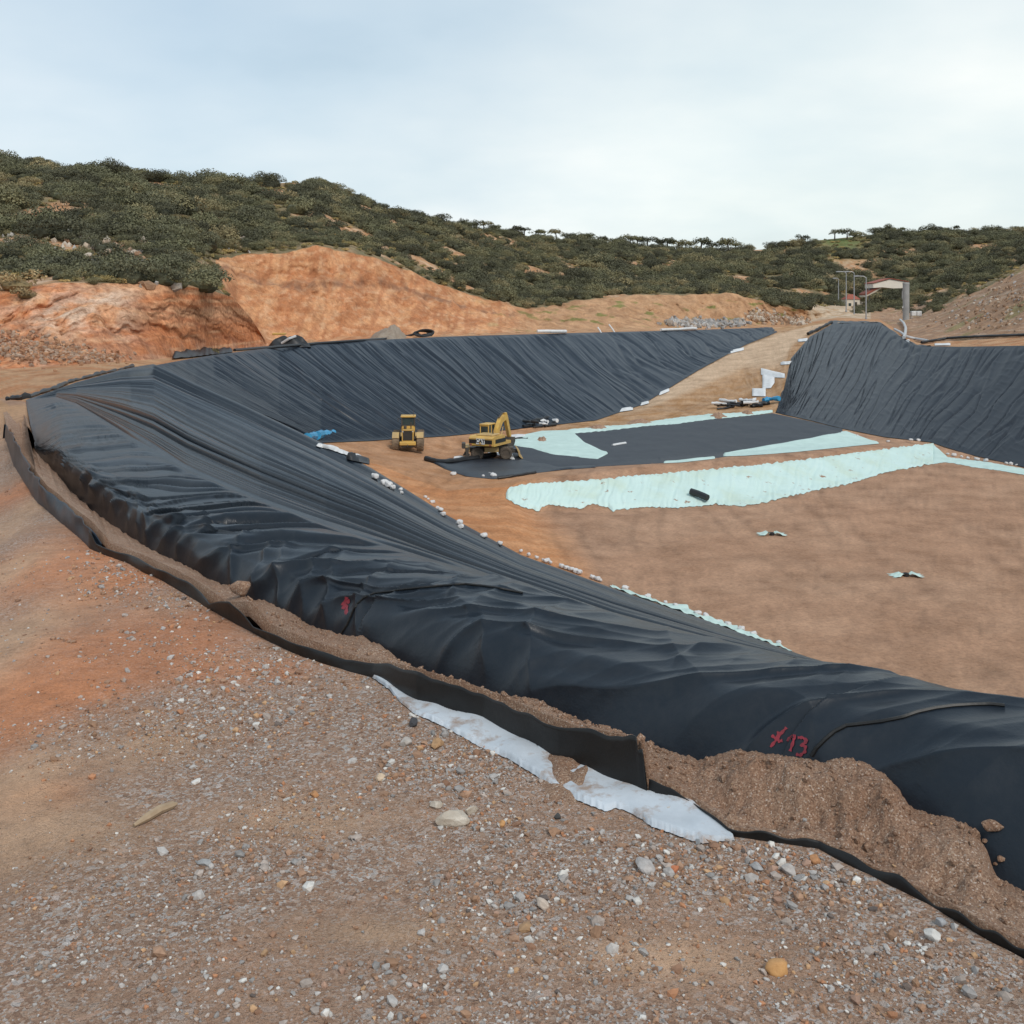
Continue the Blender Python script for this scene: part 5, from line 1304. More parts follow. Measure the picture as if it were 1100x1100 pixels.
# ------------------------------------------------------------------ wheels shared by the machines
def wheel(parent, x, y, r, wd, side, spokes=8):
    T = Matrix.Translation((x, y, r)) 
    m = MB(); h = wd / 2
    prof = [(r * .56, -h * .8), (r * .62, -h), (r * .9, -h), (r * .985, -h * .78), (r, -h * .3), (r, h * .3), (r * .985, h * .78), (r * .9, h), (r * .62, h), (r * .56, h * .8)]
    m.lathe(prof, 30, 'Y', T)
    for k in range(18):
        a = 2 * math.pi * k / 18
        for s_ in (-1, 1):
            M = T @ Matrix.Rotation(-a, 4, 'Y') @ Matrix.Translation((r * .995, s_ * h * .45, 0)) @ Matrix.Rotation(s_ * .5, 4, 'X')
            m.box((0, 0, 0), (r * .09, h * .85, r * .11), M)
    ty = m.build('wheel', MAT['tyre_dark'], parent, True)
    m = MB()
    T2 = T
    m.lathe([(r * .57, -h * .7), (r * .57, h * .7), (r * .50, h * .72), (r * .46, h * .35), (r * .26, h * .30), (r * .22, h * .62), (.02, h * .64)] if side > 0 else
            [(.02, -h * .64), (r * .22, -h * .62), (r * .26, -h * .30), (r * .46, -h * .35), (r * .50, -h * .72), (r * .57, -h * .7), (r * .57, h * .7)], 24, 'Y', T2)
    m.build('rim', MAT['rim'], ty, True)
    m = MB()
    for k in range(8):
        a = 2 * math.pi * k / 8
        m.tube([(x + math.cos(a) * r * .34, y + side * h * .30, r + math.sin(a) * r * .34), (x + math.cos(a) * r * .34, y + side * h * .46, r + math.sin(a) * r * .34)], r * .035, 6)
    m.build('wheel_bolts', MAT['dark_steel'], ty)
    return ty

# ------------------------------------------------------------------ wheel loader seen from behind
def wheel_loader():
    c = Vector(P(438.5, 483, 100)); c.z = ground(c.x, c.y)
    o = empty('wheel_loader', c, R(4)); tag(o, 'dusty yellow wheel loader seen from behind in front of the left slope', 'wheel loader')
    # x to the right, y forward
    b = MB()
    b.prism([(-.50, .95), (.50, .95), (.55, 1.75), (.46, 2.05), (-.46, 2.05), (-.55, 1.75)], -1.75, -.1)
    b.build('engine_hood', MAT['yellow'], o)
    g = MB(); g.box((0, -1.77, 1.52), (.86, .05, .86), bev=.02)
    g.build('radiator_grille', MAT['grille'], o)
    fr = MB(); fr.box((-.49, -1.80, 1.5), (.08, .07, 1.0)); fr.box((.49, -1.80, 1.5), (.08, .07, 1.0)); fr.box((0, -1.80, 2.02), (1.06, .07, .07))
    fr.build('grille_frame', MAT['yellow'], o)
    cw = MB(); cw.box((0, -1.75, .82), (1.5, .55, .34), bev=.05); cw.box((0, -1.95, .86), (1.38, .16, .2), bev=.03)
    cw.build('counterweight', MAT['yellow'], o)
    hk = MB(); hk.tube([(0, -2.03, .72), (0, -2.12, .62), (0, -2.03, .52)], .05, 6); hk.build('tow_hitch', MAT['dark_steel'], o)
    ch = MB(); ch.box((0, -.9, .62), (1.1, 1.9, .4), bev=.04); ch.box((0, 1.2, .75), (1.0, 1.7, .55), bev=.04); ch.tube([(-1.15, -1.0, .8), (1.15, -1.0, .8)], .2, 12); ch.tube([(-1.15, 2.1, .8), (1.15, 2.1, .8)], .2, 12)
    ch.build('chassis', MAT['dark_steel'], o)
    for sx_ in (-1, 1):
        fd = MB(); fd.prism([(-1.75, 1.30), (-1.70, 1.42), (-1.0, 1.72), (-.35, 1.70), (-.35, 1.62), (-1.0, 1.63), (-1.62, 1.36)], 0, .62, Matrix.Translation((sx_ * 1.12 + .31, 0, 0)) @ Matrix.Rotation(R(90), 4, 'Z'))
        fd.build('fender', MAT['yellow_dusty'], o)
        lt = MB(); lt.box((sx_ * .47, -1.80, 1.90), (.14, .06, .12), bev=.01); lt.build('work_light', MAT['lamp_lens'], o)
        st_ = MB(); st_.tube([(sx_ * .64, -.05, 2.05), (sx_ * 1.02, -.15, 1.5)], .03, 6); st_.tube([(sx_ * .64, -.05, 2.35), (sx_ * .66, -.05, 1.9)], .03, 6); st_.build('handrail', MAT['dark_steel'], o)
        wheelM = wheel_x(o, sx_ * 1.13, -1.0); wheel_x(o, sx_ * 1.13, 2.1)
        mi = MB(); mi.tube([(sx_ * .62, .95, 2.75), (sx_ * .95, 1.0, 2.8)], .02, 6); mi.box((sx_ * .98, 1.0, 2.68), (.05, .08, .34)); mi.build('mirror', MAT['dark_steel'], o)
    cab = MB(); cab.box((0, .45, 2.0), (1.24, 1.15, .5), bev=.04)
    cab.build('cab_base', MAT['yellow'], o)
    cf = MB()
    for sx_ in (-1, 1):
        for yy in (-.10, 1.0): cf.box((sx_ * .58, yy, 2.62), (.09, .09, .85))
    cf.box((0, -.1, 2.30), (1.16, .07, .07)); cf.box((0, 1.0, 2.30), (1.16, .07, .07))
    cf.build('cab_frame', MAT['dark_steel'], o)
    gl = MB(); gl.box((0, .45, 2.64), (1.1, 1.04, .74)); gl.build('cab_glass', MAT['glass'], o)
    rf = MB(); rf.box((0, .45, 3.10), (1.42, 1.4, .15), bev=.04); rf.build('cab_roof', MAT['yellow'], o)
    an = MB(); an.tube([(.5, -.1, 3.15), (.5, -.1, 3.75)], .018, 5); an.build('aerial', MAT['dark_steel'], o)
    ex = MB(); ex.tube([(.28, -.85, 2.0), (.28, -.85, 2.55), (.28, -.92, 2.66)], .055, 8); ex.build('exhaust_pipe', MAT['dark_steel'], o)
    ac = MB(); ac.lathe([(.12, 2.0), (.14, 2.12), (.14, 2.3), (.03, 2.36)], 12, 'Z', Matrix.Translation((-.25, -.95, 0))); ac.build('air_intake', MAT['dark_steel'], o)
    for sx_ in (-1, 1):
        la = MB(); la.prism([(1.3, 1.9), (1.5, 2.05), (3.4, .75), (3.6, .5), (3.35, .45), (1.3, 1.55)], -.09, .09, Matrix.Translation((sx_ * .5, 0, 0)) @ Matrix.Rotation(R(90), 4, 'Z')); la.build('lift_arm', MAT['yellow'], o)
    bk = MB(); bk.prism([(3.4, .9), (3.55, 1.2), (3.75, 1.15), (3.6, .5), (3.9, .2), (4.6, .12), (4.6, .05), (3.6, .05), (3.4, .4)], -1.42, 1.42, Matrix.Rotation(R(90), 4, 'Z'))
    bk.build('bucket', MAT['yellow_dusty'], o)
def wheel_x(o, x, y):
    # wheel axle along x: build in a turned frame
    e = MB(); r, wd = .80, .66; side = 1 if x > 0 else -1
    T = Matrix.Translation((x, y, r)) @ Matrix.Rotation(R(90), 4, 'Z'); h = wd / 2
    prof = [(r * .56, -h * .8), (r * .62, -h), (r * .9, -h), (r * .985, -h * .78), (r, -h * .3), (r, h * .3), (r * .985, h * .78), (r * .9, h), (r * .62, h), (r * .56, h * .8)]
    e.lathe(prof, 30, 'Y', T)
    for k in range(20):
        a = 2 * math.pi * k / 20
        for s_ in (-1, 1):
            M = T @ Matrix.Rotation(-a, 4, 'Y') @ Matrix.Translation((r * .995, s_ * h * .45, 0)) @ Matrix.Rotation(s_ * .5, 4, 'X')
            e.box((0, 0, 0), (r * .08, h * .9, r * .10), M)
    ty = e.build('wheel', MAT['tyre'], o, True)
    m = MB(); s = -side
    m.lathe([(r * .57, s * h * -.7), (r * .57, s * h * .7)] if False else [(.02, s * h * .5), (r * .24, s * h * .5), (r * .28, s * h * .25), (r * .5, s * h * .3), (r * .55, s * h * .72), (r * .58, s * h * .72), (r * .58, -s * h * .7)], 24, 'Y', T)
    m.build('rim', MAT['rim'], ty, True)
    return ty
wheel_loader()

# ------------------------------------------------------------------ wheeled excavator
def text_mesh(name, body, size, material, parent, M, extrude=.01):
    cu = bpy.data.curves.new(name, 'FONT'); cu.body = body; cu.size = size; cu.extrude = extrude
    cu.align_x = 'CENTER'; cu.align_y = 'CENTER'; cu.offset = size * .035
    t = bpy.data.objects.new(name, cu); col.objects.link(t)
    bpy.context.view_layer.update()
    me = bpy.data.meshes.new_from_object(t.evaluated_get(bpy.context.evaluated_depsgraph_get()))
    bpy.data.objects.remove(t); bpy.data.curves.remove(cu)
    me.transform(M); me.materials.clear(); me.materials.append(material); me.name = name
    return link(bpy.data.objects.new(name, me), parent)

def excavator():
    c = Vector(P(527.5, 489.5, 99)); c.z = ground(c.x, c.y)
    o = empty('wheeled_excavator', c, R(4)); tag(o, 'yellow wheeled excavator with raised boom standing at the mint cloth', 'excavator')
    b = MB(); b.box((0, 0, .82), (4.1, .95, .46), bev=.06); b.box((0, 0, 1.08), (1.5, 1.3, .16), bev=.03)
    for xx in (-1.3, 1.3): b.tube([(xx, -1.0, .54), (xx, 1.0, .54)], .16, 10); b.box((xx, 0, .66), (.5, .8, .3), bev=.04)
    b.build('undercarriage', MAT['dark_steel'], o)
    for yy in (-.72, .72):
        st_ = MB(); st_.box((0, yy, .86), (1.3, .42, .44), bev=.03); st_.build('step_box', MAT['yellow_dusty'], o)
    for xx in (-1.3, 1.3):
        for yy, sd_ in ((-.98, -1), (.98, 1)): wheel(o, xx, yy, .57, .52, sd_)
    bl = MB(); bl.prism([(2.30, .95), (2.36, 1.0), (2.58, .75), (2.66, .35), (2.9, .06), (2.84, .02), (2.5, .3), (2.42, .7)], -1.22, 1.22); bl.build('dozer_blade', MAT['yellow_dusty'], o)
    ba = MB()
    for yy in (-.45, .45): ba.box((2.2, yy, .62), (.8, .12, .2), Matrix.Identity(4))
    ba.build('blade_arm', MAT['dark_steel'], o)
    ob = MB(); ob.box((-2.2, 0, .95), (.42, 2.1, .5), bev=.04); ob.build('outrigger_beam', MAT['yellow_dusty'], o)
    for yy in (-1.15, 1.15):
        ol = MB(); ol.prism([(-2.42, 1.12), (-2.05, 1.12), (-2.12, .55), (-2.0, .20), (-2.5, .20), (-2.36, .55)], yy - .12, yy + .12); ol.box((-2.25, yy, .16), (.62, .5, .10), bev=.02); ol.build('outrigger', MAT['dark_steel'], o)
    bx = MB(); bx.box((-2.55, -.5, 1.25), (.34, .9, .5), bev=.04); bx.build('tool_box', MAT['dark_steel'], o)
    # upper works turned to face away to the right
    up = Matrix.Translation((0.05, 0, 0)) @ Matrix.Rotation(R(60), 4, 'Z')
    tt_ = MB(); tt_.lathe([(.62, 1.1), (.62, 1.3)], 24, 'Z', up); tt_.build('turntable', MAT['dark_steel'], o, True)
    hs = MB()
    hs.prism([(-2.05, 1.42), (-1.95, 1.30), (1.55, 1.30), (1.55, 1.55), (.35, 1.62), (.30, 2.18), (-1.85, 2.22), (-2.05, 2.08)], -1.24, 1.24, up)
    hs.build('upper_body', MAT['yellow'], o)
    hood = MB(); hood.box((-1.0, -.15, 2.28), (1.5, 1.7, .16), up, bev=.05); hood.build('engine_cover', MAT['yellow_dusty'], o)
    cwt = MB(); cwt.prism([(-2.20, 1.38), (-2.03, 1.30), (-2.03, 2.12), (-2.20, 2.04)], -1.20, 1.20, up); cwt.build('counterweight', MAT['yellow'], o)
    bd = MB(); bd.box((-2.21, 0, 1.74), (.03, 2.34, .36), up); bd.build('rear_band', MAT['logo_black'], o)
    sb_ = MB(); sb_.box((-.62, -1.25, 1.74), (2.1, .03, .36), up); sb_.build('side_band', MAT['logo_black'], o)
    lg = MB(); lg.box((-2.235, 0, 1.76), (.03, .86, .50), up); lgo = lg.build('logo_panel', MAT['logo_white'], o)
    Mt_ = up @ Matrix.Translation((-2.257, 0.0, 1.77)) @ Matrix.Rotation(R(-90), 4, 'Z') @ Matrix.Rotation(R(90), 4, 'X')
    text_mesh('lettering', 'CAT', .46, MAT['logo_black'], lgo, Mt_, .006)
    tr = MB(); tr.prism([(-.13, 1.55), (.13, 1.55), (0, 1.72)], -.012, .012, up @ Matrix.Translation((-2.272, .02, 0)) @ Matrix.Rotation(R(-90), 4, 'Z')); tr.build('yellow_triangle', MAT['yellow'], lgo)
    ex = MB(); ex.tube([(-.9, -.6, 2.3), (-.9, -.6, 2.72), (-.98, -.6, 2.8)], .06, 8, up); ex.build('exhaust_pipe', MAT['dark_steel'], o)
    # cab on the machine's left
    cb = MB(); cb.prism([(-.05, 1.42), (1.55, 1.42), (1.62, 1.85), (1.5, 1.98), (-.05, 1.98)], .30, 1.22, up); cb.build('cab_base', MAT['yellow'], o)
    cg = MB(); cg.prism([(0, 1.97), (1.52, 1.97), (1.28, 2.98), (0, 2.98)], .36, 1.16, up); cg.build('cab_glass', MAT['glass'], o)
    cf = MB()
    for yy in (.34, 1.18):
        for p0, p1 in (((0, 1.95), (0, 3.0)), ((.62, 1.95), (.62, 3.0)), ((1.54, 1.95), (1.30, 3.0))):
            cf.tube([(p0[0], yy, p0[1]), (p1[0], yy, p1[1])], .055, 4, up)
    for xx in (-.02,):
        cf.box((xx, .76, 2.0), (.08, .9, .12), up); cf.box((xx, .76, 2.95), (.08, .9, .12), up)
    cf.build('cab_frame', MAT['yellow'], o)
    cr = MB(); cr.box((.64, .76, 3.04), (1.5, 1.0, .12), up, bev=.04); cr.build('cab_roof', MAT['yellow'], o)
    # boom, stick, bucket, rams
    ub = up @ Matrix.Translation((0, 0, 1.5)) @ Matrix.Diagonal((1, 1, .82, 1)) @ Matrix.Translation((0, 0, -1.5))
    bm = MB(); bm.prism([(.55, 1.55), (.95, 1.6), (1.35, 2.6), (1.95, 3.45), (2.75, 3.72), (2.98, 3.98), (2.80, 4.20), (2.35, 4.30), (1.65, 3.95), (.95, 2.95), (.55, 1.95)], -.2, .2, ub); bm.build('boom', MAT['yellow'], o)
    sk = MB(); sk.prism([(2.55, 4.45), (2.85, 4.50), (3.10, 4.05), (3.85, 1.75), (3.78, 1.45), (3.58, 1.45), (3.45, 1.75), (2.70, 3.75)], -.16, .16, ub); sk.build('stick', MAT['yellow'], o)
    rm = MB()
    for yy in (-.3, .3): rm.tube([(1.15, yy, 1.65), (1.55, yy, 2.4)], .085, 8, ub); rm.tube([(1.55, yy, 2.4), (1.75, yy, 3.0)], .045, 8, ub)
    rm.build('boom_ram', MAT['yellow_dusty'], o)
    r2 = MB(); r2.tube([(1.5, 0, 4.05), (2.2, 0, 4.52)], .085, 8, ub); r2.tube([(2.2, 0, 4.52), (2.66, 0, 4.46)], .045, 8, ub); r2.build('stick_ram', MAT['dark_steel'], o)
    r3 = MB(); r3.tube([(3.12, 0, 4.0), (3.6, 0, 2.6)], .08, 8, ub); r3.tube([(3.6, 0, 2.6), (3.85, 0, 2.0)], .045, 8, ub); r3.build('bucket_ram', MAT['dark_steel'], o)
    bk = MB(); bk.prism([(3.55, 1.6), (3.95, 1.55), (4.02, 1.1), (3.75, .62), (3.25, .42), (2.92, .55), (2.88, .70), (3.30, .95)], -.5, .5, ub)
    for k in range(5): bk.prism([(2.96, .52), (2.96, .66), (2.70, .78)], -.46 + k * .2, -.36 + k * .2, ub)
    bk.build('bucket', MAT['dark_steel'], o)
    for yy in (-1.0, 1.0):
        rl = MB(); rl.box((-2.23, yy, 1.45), (.04, .22, .12), up, bev=.01); rl.build('rear_light', MAT['red_roof'], o)
excavator()

# ------------------------------------------------------------------ buildings and lamps at the top of the ramp
def lamp(px, ytop, ybase, d, arm_px, label):
    c = Vector(P(px, ybase, d)); c.z = min(c.z, ground(c.x, c.y) if ground(c.x, c.y) > -8 else c.z)
    h = (ybase - ytop) / FPX * d + (P(px, ybase, d)[2] - c.z)
    o = empty('street_lamp', c); tag(o, label, 'street lamp', 'street lamps by the site entrance')
    m = MB(); m.lathe([(.24, -.3), (.24, .35), (.15, .4), (.135, h * .5), (.09, h)], 12, 'Z'); m.build('pole', MAT['galv'], o, True)
    L = arm_px / FPX * d
    m = MB(); m.tube([(0, 0, h - .1), (-L * .3, 0, h + .25), (-L, 0, h + .3)], [.08, .07, .06], 8); m.build('arm', MAT['galv'], o, True)
    m = MB(); m.prism([(-L - .9, h + .22), (-L - .8, h + .40), (-L + .1, h + .46), (-L + .15, h + .24)], -.2, .2); hd = m.build('lamp_head', MAT['galv'], o)
    m = MB(); m.box((-L - .4, 0, h + .2), (.8, .34, .05)); m.build('lens', MAT['lamp_lens'], hd)
lamp(900.7, 300, 334.5, 295, 2.5, 'shortest street lamp, leftmost by the entrance track')
lamp(909, 293, 333, 267, 7, 'street lamp standing in front of the small cream hut')
lamp(917.5, 293, 333, 262, 7, 'street lamp between the cream hut corner and the canopy')
lamp(930.4, 298, 343, 232, 8.5, 'tallest looking street lamp, nearest to the grey concrete column')

MAT['pale_wall'] = simple('pale render', (.78, .72, .62), (.72, .65, .55), .8, .5, .1, .02)
def building():
    d = 300; k = d / FPX
    c = Vector(P(951, 331, d)); c.z = ground(c.x, c.y)
    o = empty('canopy_building', c); tag(o, 'long cream canopy building with a shallow gabled red roof behind the lamps', 'building')
    def q(px, py): return ((px - 951) * k, EYE - (py - HY) * k - c.z)
    top = [q(933.5, 305), q(951, 300.3), q(970.5, 303.5), q(970.5, 309.5), q(955, 310), q(943, 308.8), q(933.5, 309.6)]
    m = MB(); m.prism(top, -3.5, 3.5); m.build('gable_wall', MAT['pale_wall'], o)
    m = MB(); a, b_, e = q(932.8, 304.8), q(951, 299.8), q(971.2, 303.2)
    m.prism([a, b_, e, (e[0], e[1] + .16), (b_[0], b_[1] + .18), (a[0], a[1] + .16)], -3.8, 3.8); m.build('roof', MAT['red_roof'], o)
    m = MB(); l0, l1 = q(926.8, 317.2), q(943, 308.4)
    m.prism([l0, l1, (l1[0], l1[1] + .5), (l0[0], l0[1] + .5)], -3.0, 3.0); m.build('porch_roof', MAT['red_roof'], o)
    m = MB(); m.prism([(l0[0], l0[1] - .5), (l1[0], l1[1] - .5), (l1[0], l1[1] - .01), (l0[0], l0[1] - .01)], -2.8, 2.8); m.build('porch_fascia', MAT['cream_wall'], o)
    x_, z1_ = q(933.8, 309); m = MB(); m.box((x_, 0, z1_ / 2 - .5), (.4, .4, z1_ + 1.0)); m.build('post', MAT['concrete'], o)
    x_, z1_ = q(969.3, 309); m = MB(); m.box((x_, 0, z1_ / 2 - .5), (.4, .4, z1_ + 1.0)); m.build('post', MAT['concrete'], o)
building()
def hut(px0, px1, ybase, yeave, ytop, d, label, wm='cream_wall'):
    k = d / FPX; cx_ = (px0 + px1) / 2
    c = Vector(P(cx_, ybase, d)); zb = ground(c.x, c.y); c.z = min(c.z, zb)
    w_ = (px1 - px0) * k; h = (ybase - yeave) * k; rh = (yeave - ytop) * k; dp = w_ * .9
    o = empty('hut', c, R(8)); tag(o, label, 'hut')
    wl_ = MB(); wl_.box((0, dp / 2, h / 2 - .5), (w_, dp, h + 1.0)); wo = wl_.build('wall', MAT[wm], o)
    e = w_ * .06
    V = [(-w_ / 2 - e, -e, h), (w_ / 2 + e, -e, h), (w_ / 2 + e, dp + e, h), (-w_ / 2 - e, dp + e, h), (-w_ * .18, dp / 2, h + rh), (w_ * .18, dp / 2, h + rh)]
    m = MB(); m.add(V, [(3, 2, 1, 0), (0, 1, 5, 4), (1, 2, 5), (2, 3, 4, 5), (3, 0, 4)]); m.build('roof', MAT['red_roof'], o)
    m = MB(); m.box((-w_ * .28, -.02, h * .45), (w_ * .2, .08, h * .3)); wn = m.build('window', MAT['glass'], o)
    m = MB(); m.box((-w_ * .28, -.05, h * .28), (w_ * .26, .1, .1)); m.build('sill', MAT['cream_wall'], wn)
    m = MB(); m.box((w_ * .2, -.02, h * .36), (w_ * .18, .08, h * .72)); m.build('door', MAT['dark_steel'], o)
hut(909.5, 924, 332, 321.5, 316, 290, 'small cream hut with a hipped red tile roof by the lamps')
hut(860.5, 872, 332.5, 328.5, 325.5, 262, 'tiny low red-roofed hut beside the entrance track')
c = Vector(P(973.3, 339.5, 222)); c.z = min(c.z, ground(c.x, c.y))
h_col = EYE - (303.5 - HY) / FPX * 222 - c.z
o = empty('concrete_column', c); tag(o, 'tall grey concrete column standing at the right end of the canopy building', 'column')
m = MB(); m.lathe([(.66, -.5), (.66, h_col - .4)], 28, 'Z'); m.build('shaft', MAT['concrete'], o, True)
m = MB(); m.lathe([(.69, h_col - .4), (.69, h_col - .05), (.66, h_col)], 28, 'Z'); m.build('cap', MAT['concrete'], o, True)
m = MB(); m.box((-.73, -.1, 2.6), (.14, .3, .34)); m.build('lamp_box', MAT['lamp_lens'], o)
c = Vector(P(984, 337, 222)); c.z = min(c.z, ground(c.x, c.y)) ; o = empty('white_tank', c); tag(o, 'white boxy water tank on legs right of the grey concrete column', 'tank')
for dx_ in (-.55, .55):
    m = MB(); m.box((dx_, 0, .95), (1.0, 1.0, 1.0), bev=.08); m.build('tank_body', MAT['white_board'], o)
for dx_ in (-1.0, 1.0):
    for dy_ in (-.4, .4): m = MB(); m.box((dx_, dy_, .2), (.1, .1, .9)); m.build('leg', MAT['galv'], o)
# power poles of wood on the far right hill
# ------------------------------------------------------------------ scrub and trees
DARK, MIDG, PALE_G = np.array((.082, .081, .046)), np.array((.142, .138, .078)), np.array((.215, .203, .125))
def leaf_cloud(seed, nl, nq, size, squash=.8, dome=True, base=0.0):
    """lobes of leaf-sized faces spread through the volume of a bush of unit radius; returns V,F,colours"""
    r0 = np.random.default_rng(seed)
    lob = []
    for k in range(nl):
        a = r0.uniform(0, 2 * np.pi); rr_ = math.sqrt(r0.uniform()) * .72
        lob.append((rr_ * math.cos(a), rr_ * math.sin(a), r0.uniform(.22, .75) * squash * (1.1 - .55 * rr_), r0.uniform(.28, .48), r0.uniform(0, 1)))
    lob = np.array(lob)
    V = []; Cc = []
    pick = r0.choice(nl, nq, p=lob[:, 3] ** 2 / (lob[:, 3] ** 2).sum())
    dirs = r0.standard_normal((nq, 3)); dirs[:, 2] = np.where(dirs[:, 2] < -.2, -dirs[:, 2] * .5, dirs[:, 2]); dirs /= np.linalg.norm(dirs, axis=1)[:, None]
    rad = lob[pick, 3] * r0.uniform(.72, 1.12, nq)
    ctr = lob[pick, :3] + dirs * rad[:, None] * np.array([1, 1, .85])
    ctr[:, 2] = np.maximum(ctr[:, 2], base + .02)
    nn = dirs + .5 * r0.standard_normal((nq, 3)); nn /= np.linalg.norm(nn, axis=1)[:, None]
    t1 = np.cross(nn, r0.standard_normal((nq, 3))); t1 /= np.linalg.norm(t1, axis=1)[:, None]; t2 = np.cross(nn, t1)
    s = size * r0.uniform(.6, 1.3, nq)[:, None]
    el = r0.uniform(.45, .8, nq)[:, None]
    Q = np.stack([ctr - t1 * s, ctr - t2 * s * el + t1 * s * .1, ctr + t1 * s, ctr + t2 * s * el], 1)
    base_c = DARK + (MIDG - DARK) * lob[pick, 4][:, None]
    base_c = base_c + (PALE_G - base_c) * np.clip(r0.normal(.22, .25, nq), 0, 1)[:, None]
    V = Q.reshape(-1, 3); F = np.arange(nq * 4).reshape(-1, 4)
    return V, F, np.repeat(base_c, 4, 0)
def core(seed, sc):
    v, f = icoV3 * 1.0, icoF3
    v = v * (1 + .25 * fbm(v[:, 0] * 1.6 + seed, v[:, 1] * 1.6 + v[:, 2], 3, seed))[:, None]
    v = v * np.array(sc)
    return v, f
def bush_mesh(name, seed, nq, mat, nl=9, size=.075, squash=.8):
    V, F, Cc = leaf_cloud(seed, nl, nq, size, squash)
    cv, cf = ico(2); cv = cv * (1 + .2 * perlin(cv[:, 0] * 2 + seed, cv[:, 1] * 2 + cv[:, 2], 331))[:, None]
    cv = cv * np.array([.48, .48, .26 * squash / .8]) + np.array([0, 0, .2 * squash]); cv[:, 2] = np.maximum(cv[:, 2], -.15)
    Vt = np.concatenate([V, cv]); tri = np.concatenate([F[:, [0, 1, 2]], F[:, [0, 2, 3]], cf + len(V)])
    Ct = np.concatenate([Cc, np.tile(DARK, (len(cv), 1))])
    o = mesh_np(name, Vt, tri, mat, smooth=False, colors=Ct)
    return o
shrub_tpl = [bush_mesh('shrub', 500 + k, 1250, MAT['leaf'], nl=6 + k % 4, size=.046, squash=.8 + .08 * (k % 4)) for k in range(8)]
dry_tpl = [bush_mesh('dry_bush', 540 + k, 520, MAT['leaf_dry'], nl=8, squash=.75) for k in range(2)]

# where scrub grows: sampled over the ground between the ribs of the hillside
def sample_zone(k0, k1, x0, x1, n_, seed, power=1.0):
    r0 = np.random.default_rng(seed)
    px = r0.uniform(x0, x1, n_); f = r0.uniform(0, 1, n_)
    y0, d0 = rib(k0, px); y1, d1 = rib(k1, px)
    d = np.sqrt(d0 ** 2 + (d1 ** 2 - d0 ** 2) * f)
    X = (px - CX) / FPX * d
    return px, X, d, (d - d0) / (d1 - d0), np.sqrt(np.maximum(d1 ** 2 - d0 ** 2, 0))
cand = []
# (zone, x range, tries, size range, density)
Z_ = [('HM', 'RG', -120, 330, 1900, (1.2, 2.9), .80), ('HM', 'RG', 330, 620, 2100, (1.3, 2.7), .86), ('HM', 'RG', 620, 860, 1900, (1.7, 3.3), .90), ('HM', 'RG', 860, 1220, 2400, (1.9, 3.4), .86),
      ('BT2', 'HM', -120, 250, 760, (1.0, 2.5), .72), ('BT2', 'HM', 250, 470, 600, (1.0, 2.1), .70), ('BT2', 'HM', 470, 640, 620, (1.3, 2.5), .92), ('BT2', 'HM', 640, 870, 700, (1.4, 2.8), .95), ('BT2', 'HM', 870, 1010, 420, (1.2, 2.6), .75), ('BT2', 'HM', 1010, 1220, 420, (1.2, 2.6), .62),
      ('BB2', 'BT2', 922, 1012, 130, (.8, 1.9), .95), ('BB2', 'BT2', -100, 232, 260, (.6, 1.5), .45), ('BT', 'BB2', -100, 225, 300, (.7, 2.0), .62)]
for i, (k0, k1, x0, x1, n_, sz, dn) in enumerate(Z_):
    px, X, d, f, _ = sample_zone(k0, k1, x0, x1, n_, 700 + i)
    r0 = np.random.default_rng(800 + i)
    clump = fbm(X / 17, d / 17, 4, 101)                       # the same field that bares the ochre ground
    keep = r0.uniform(0, 1, n_) < dn * (.48 if x1 <= 330 else .56) * (1 - sstep(.04, .2, clump)) + .03
    if k0 == 'HM': keep &= ~((np.exp(-((px - 905) / 34) ** 2) * np.clip(f * 2 - .9, 0, 1) > .35) & (r0.uniform(0, 1, n_) < .85))
    if k0 in ('BT2',) : keep &= ~((px > 872) & (px < 925) & (f < .4))
    if k0 == 'BT2' : keep &= ~((px > 225) & (px < 430) & (f < .10))
    s = sz[0] * .8 + (sz[1] * 1.25 - sz[0] * .8) * r0.uniform(0, 1, n_) ** 1.4
    s = s * (1 + .35 * fbm(X / 25, d / 25, 2, 121))
    for a in np.where(keep)[0]: cand.append((X[a], d[a], s[a], px[a], k0, i))
# the dense bushes hanging over the near cut and the dark ones at its left
HANG = [(10, 275, 2.0), (28, 283, 2.4), (50, 277, 2.6), (72, 280, 2.2), (60, 290, 1.8), (20, 292, 1.6), (38, 268, 2.0), (92, 290, 1.6), (110, 283, 1.5), (128, 290, 1.3), (75, 296, 1.4), (100, 298, 1.1), (140, 294, 1.2), (150, 288, 1.2), (185, 270, 2.2), (200, 280, 2.2), (212, 290, 2.3), (225, 297, 2.2), (205, 297, 1.9), (190, 290, 1.9), (218, 305, 1.8), (196, 303, 1.4), (178, 281, 1.7), (166, 262, 2.2), (150, 252, 2.0), (237, 254, 2.3), (200, 258, 2.4), (160, 268, 2.0), (175, 274, 2.0), (120, 246, 2.2), (130, 240, 2.4), (290, 250, 2.3), (330, 250, 1.8), (278, 262, 1.2), (272, 258, 1.6)]
for x, y, s in HANG:
    h_ = hit(x, y + 6, (bv_terrain,), 110)
    cand.append((h_.x, h_.y, s * h_.y / 115., x, 'HANG', 99))
pts3 = []
for (X, Y, s, px, k0, i) in cand:
    z = ground(X, Y)
    pts3.append((X, Y, z, s, px, k0))
order = sorted(range(len(pts3)), key=lambda a: -pts3[a][3] / pts3[a][1])
vis = [a for a in order if -10 < pts3[a][4] < 1110]
ind = set(vis[:300])
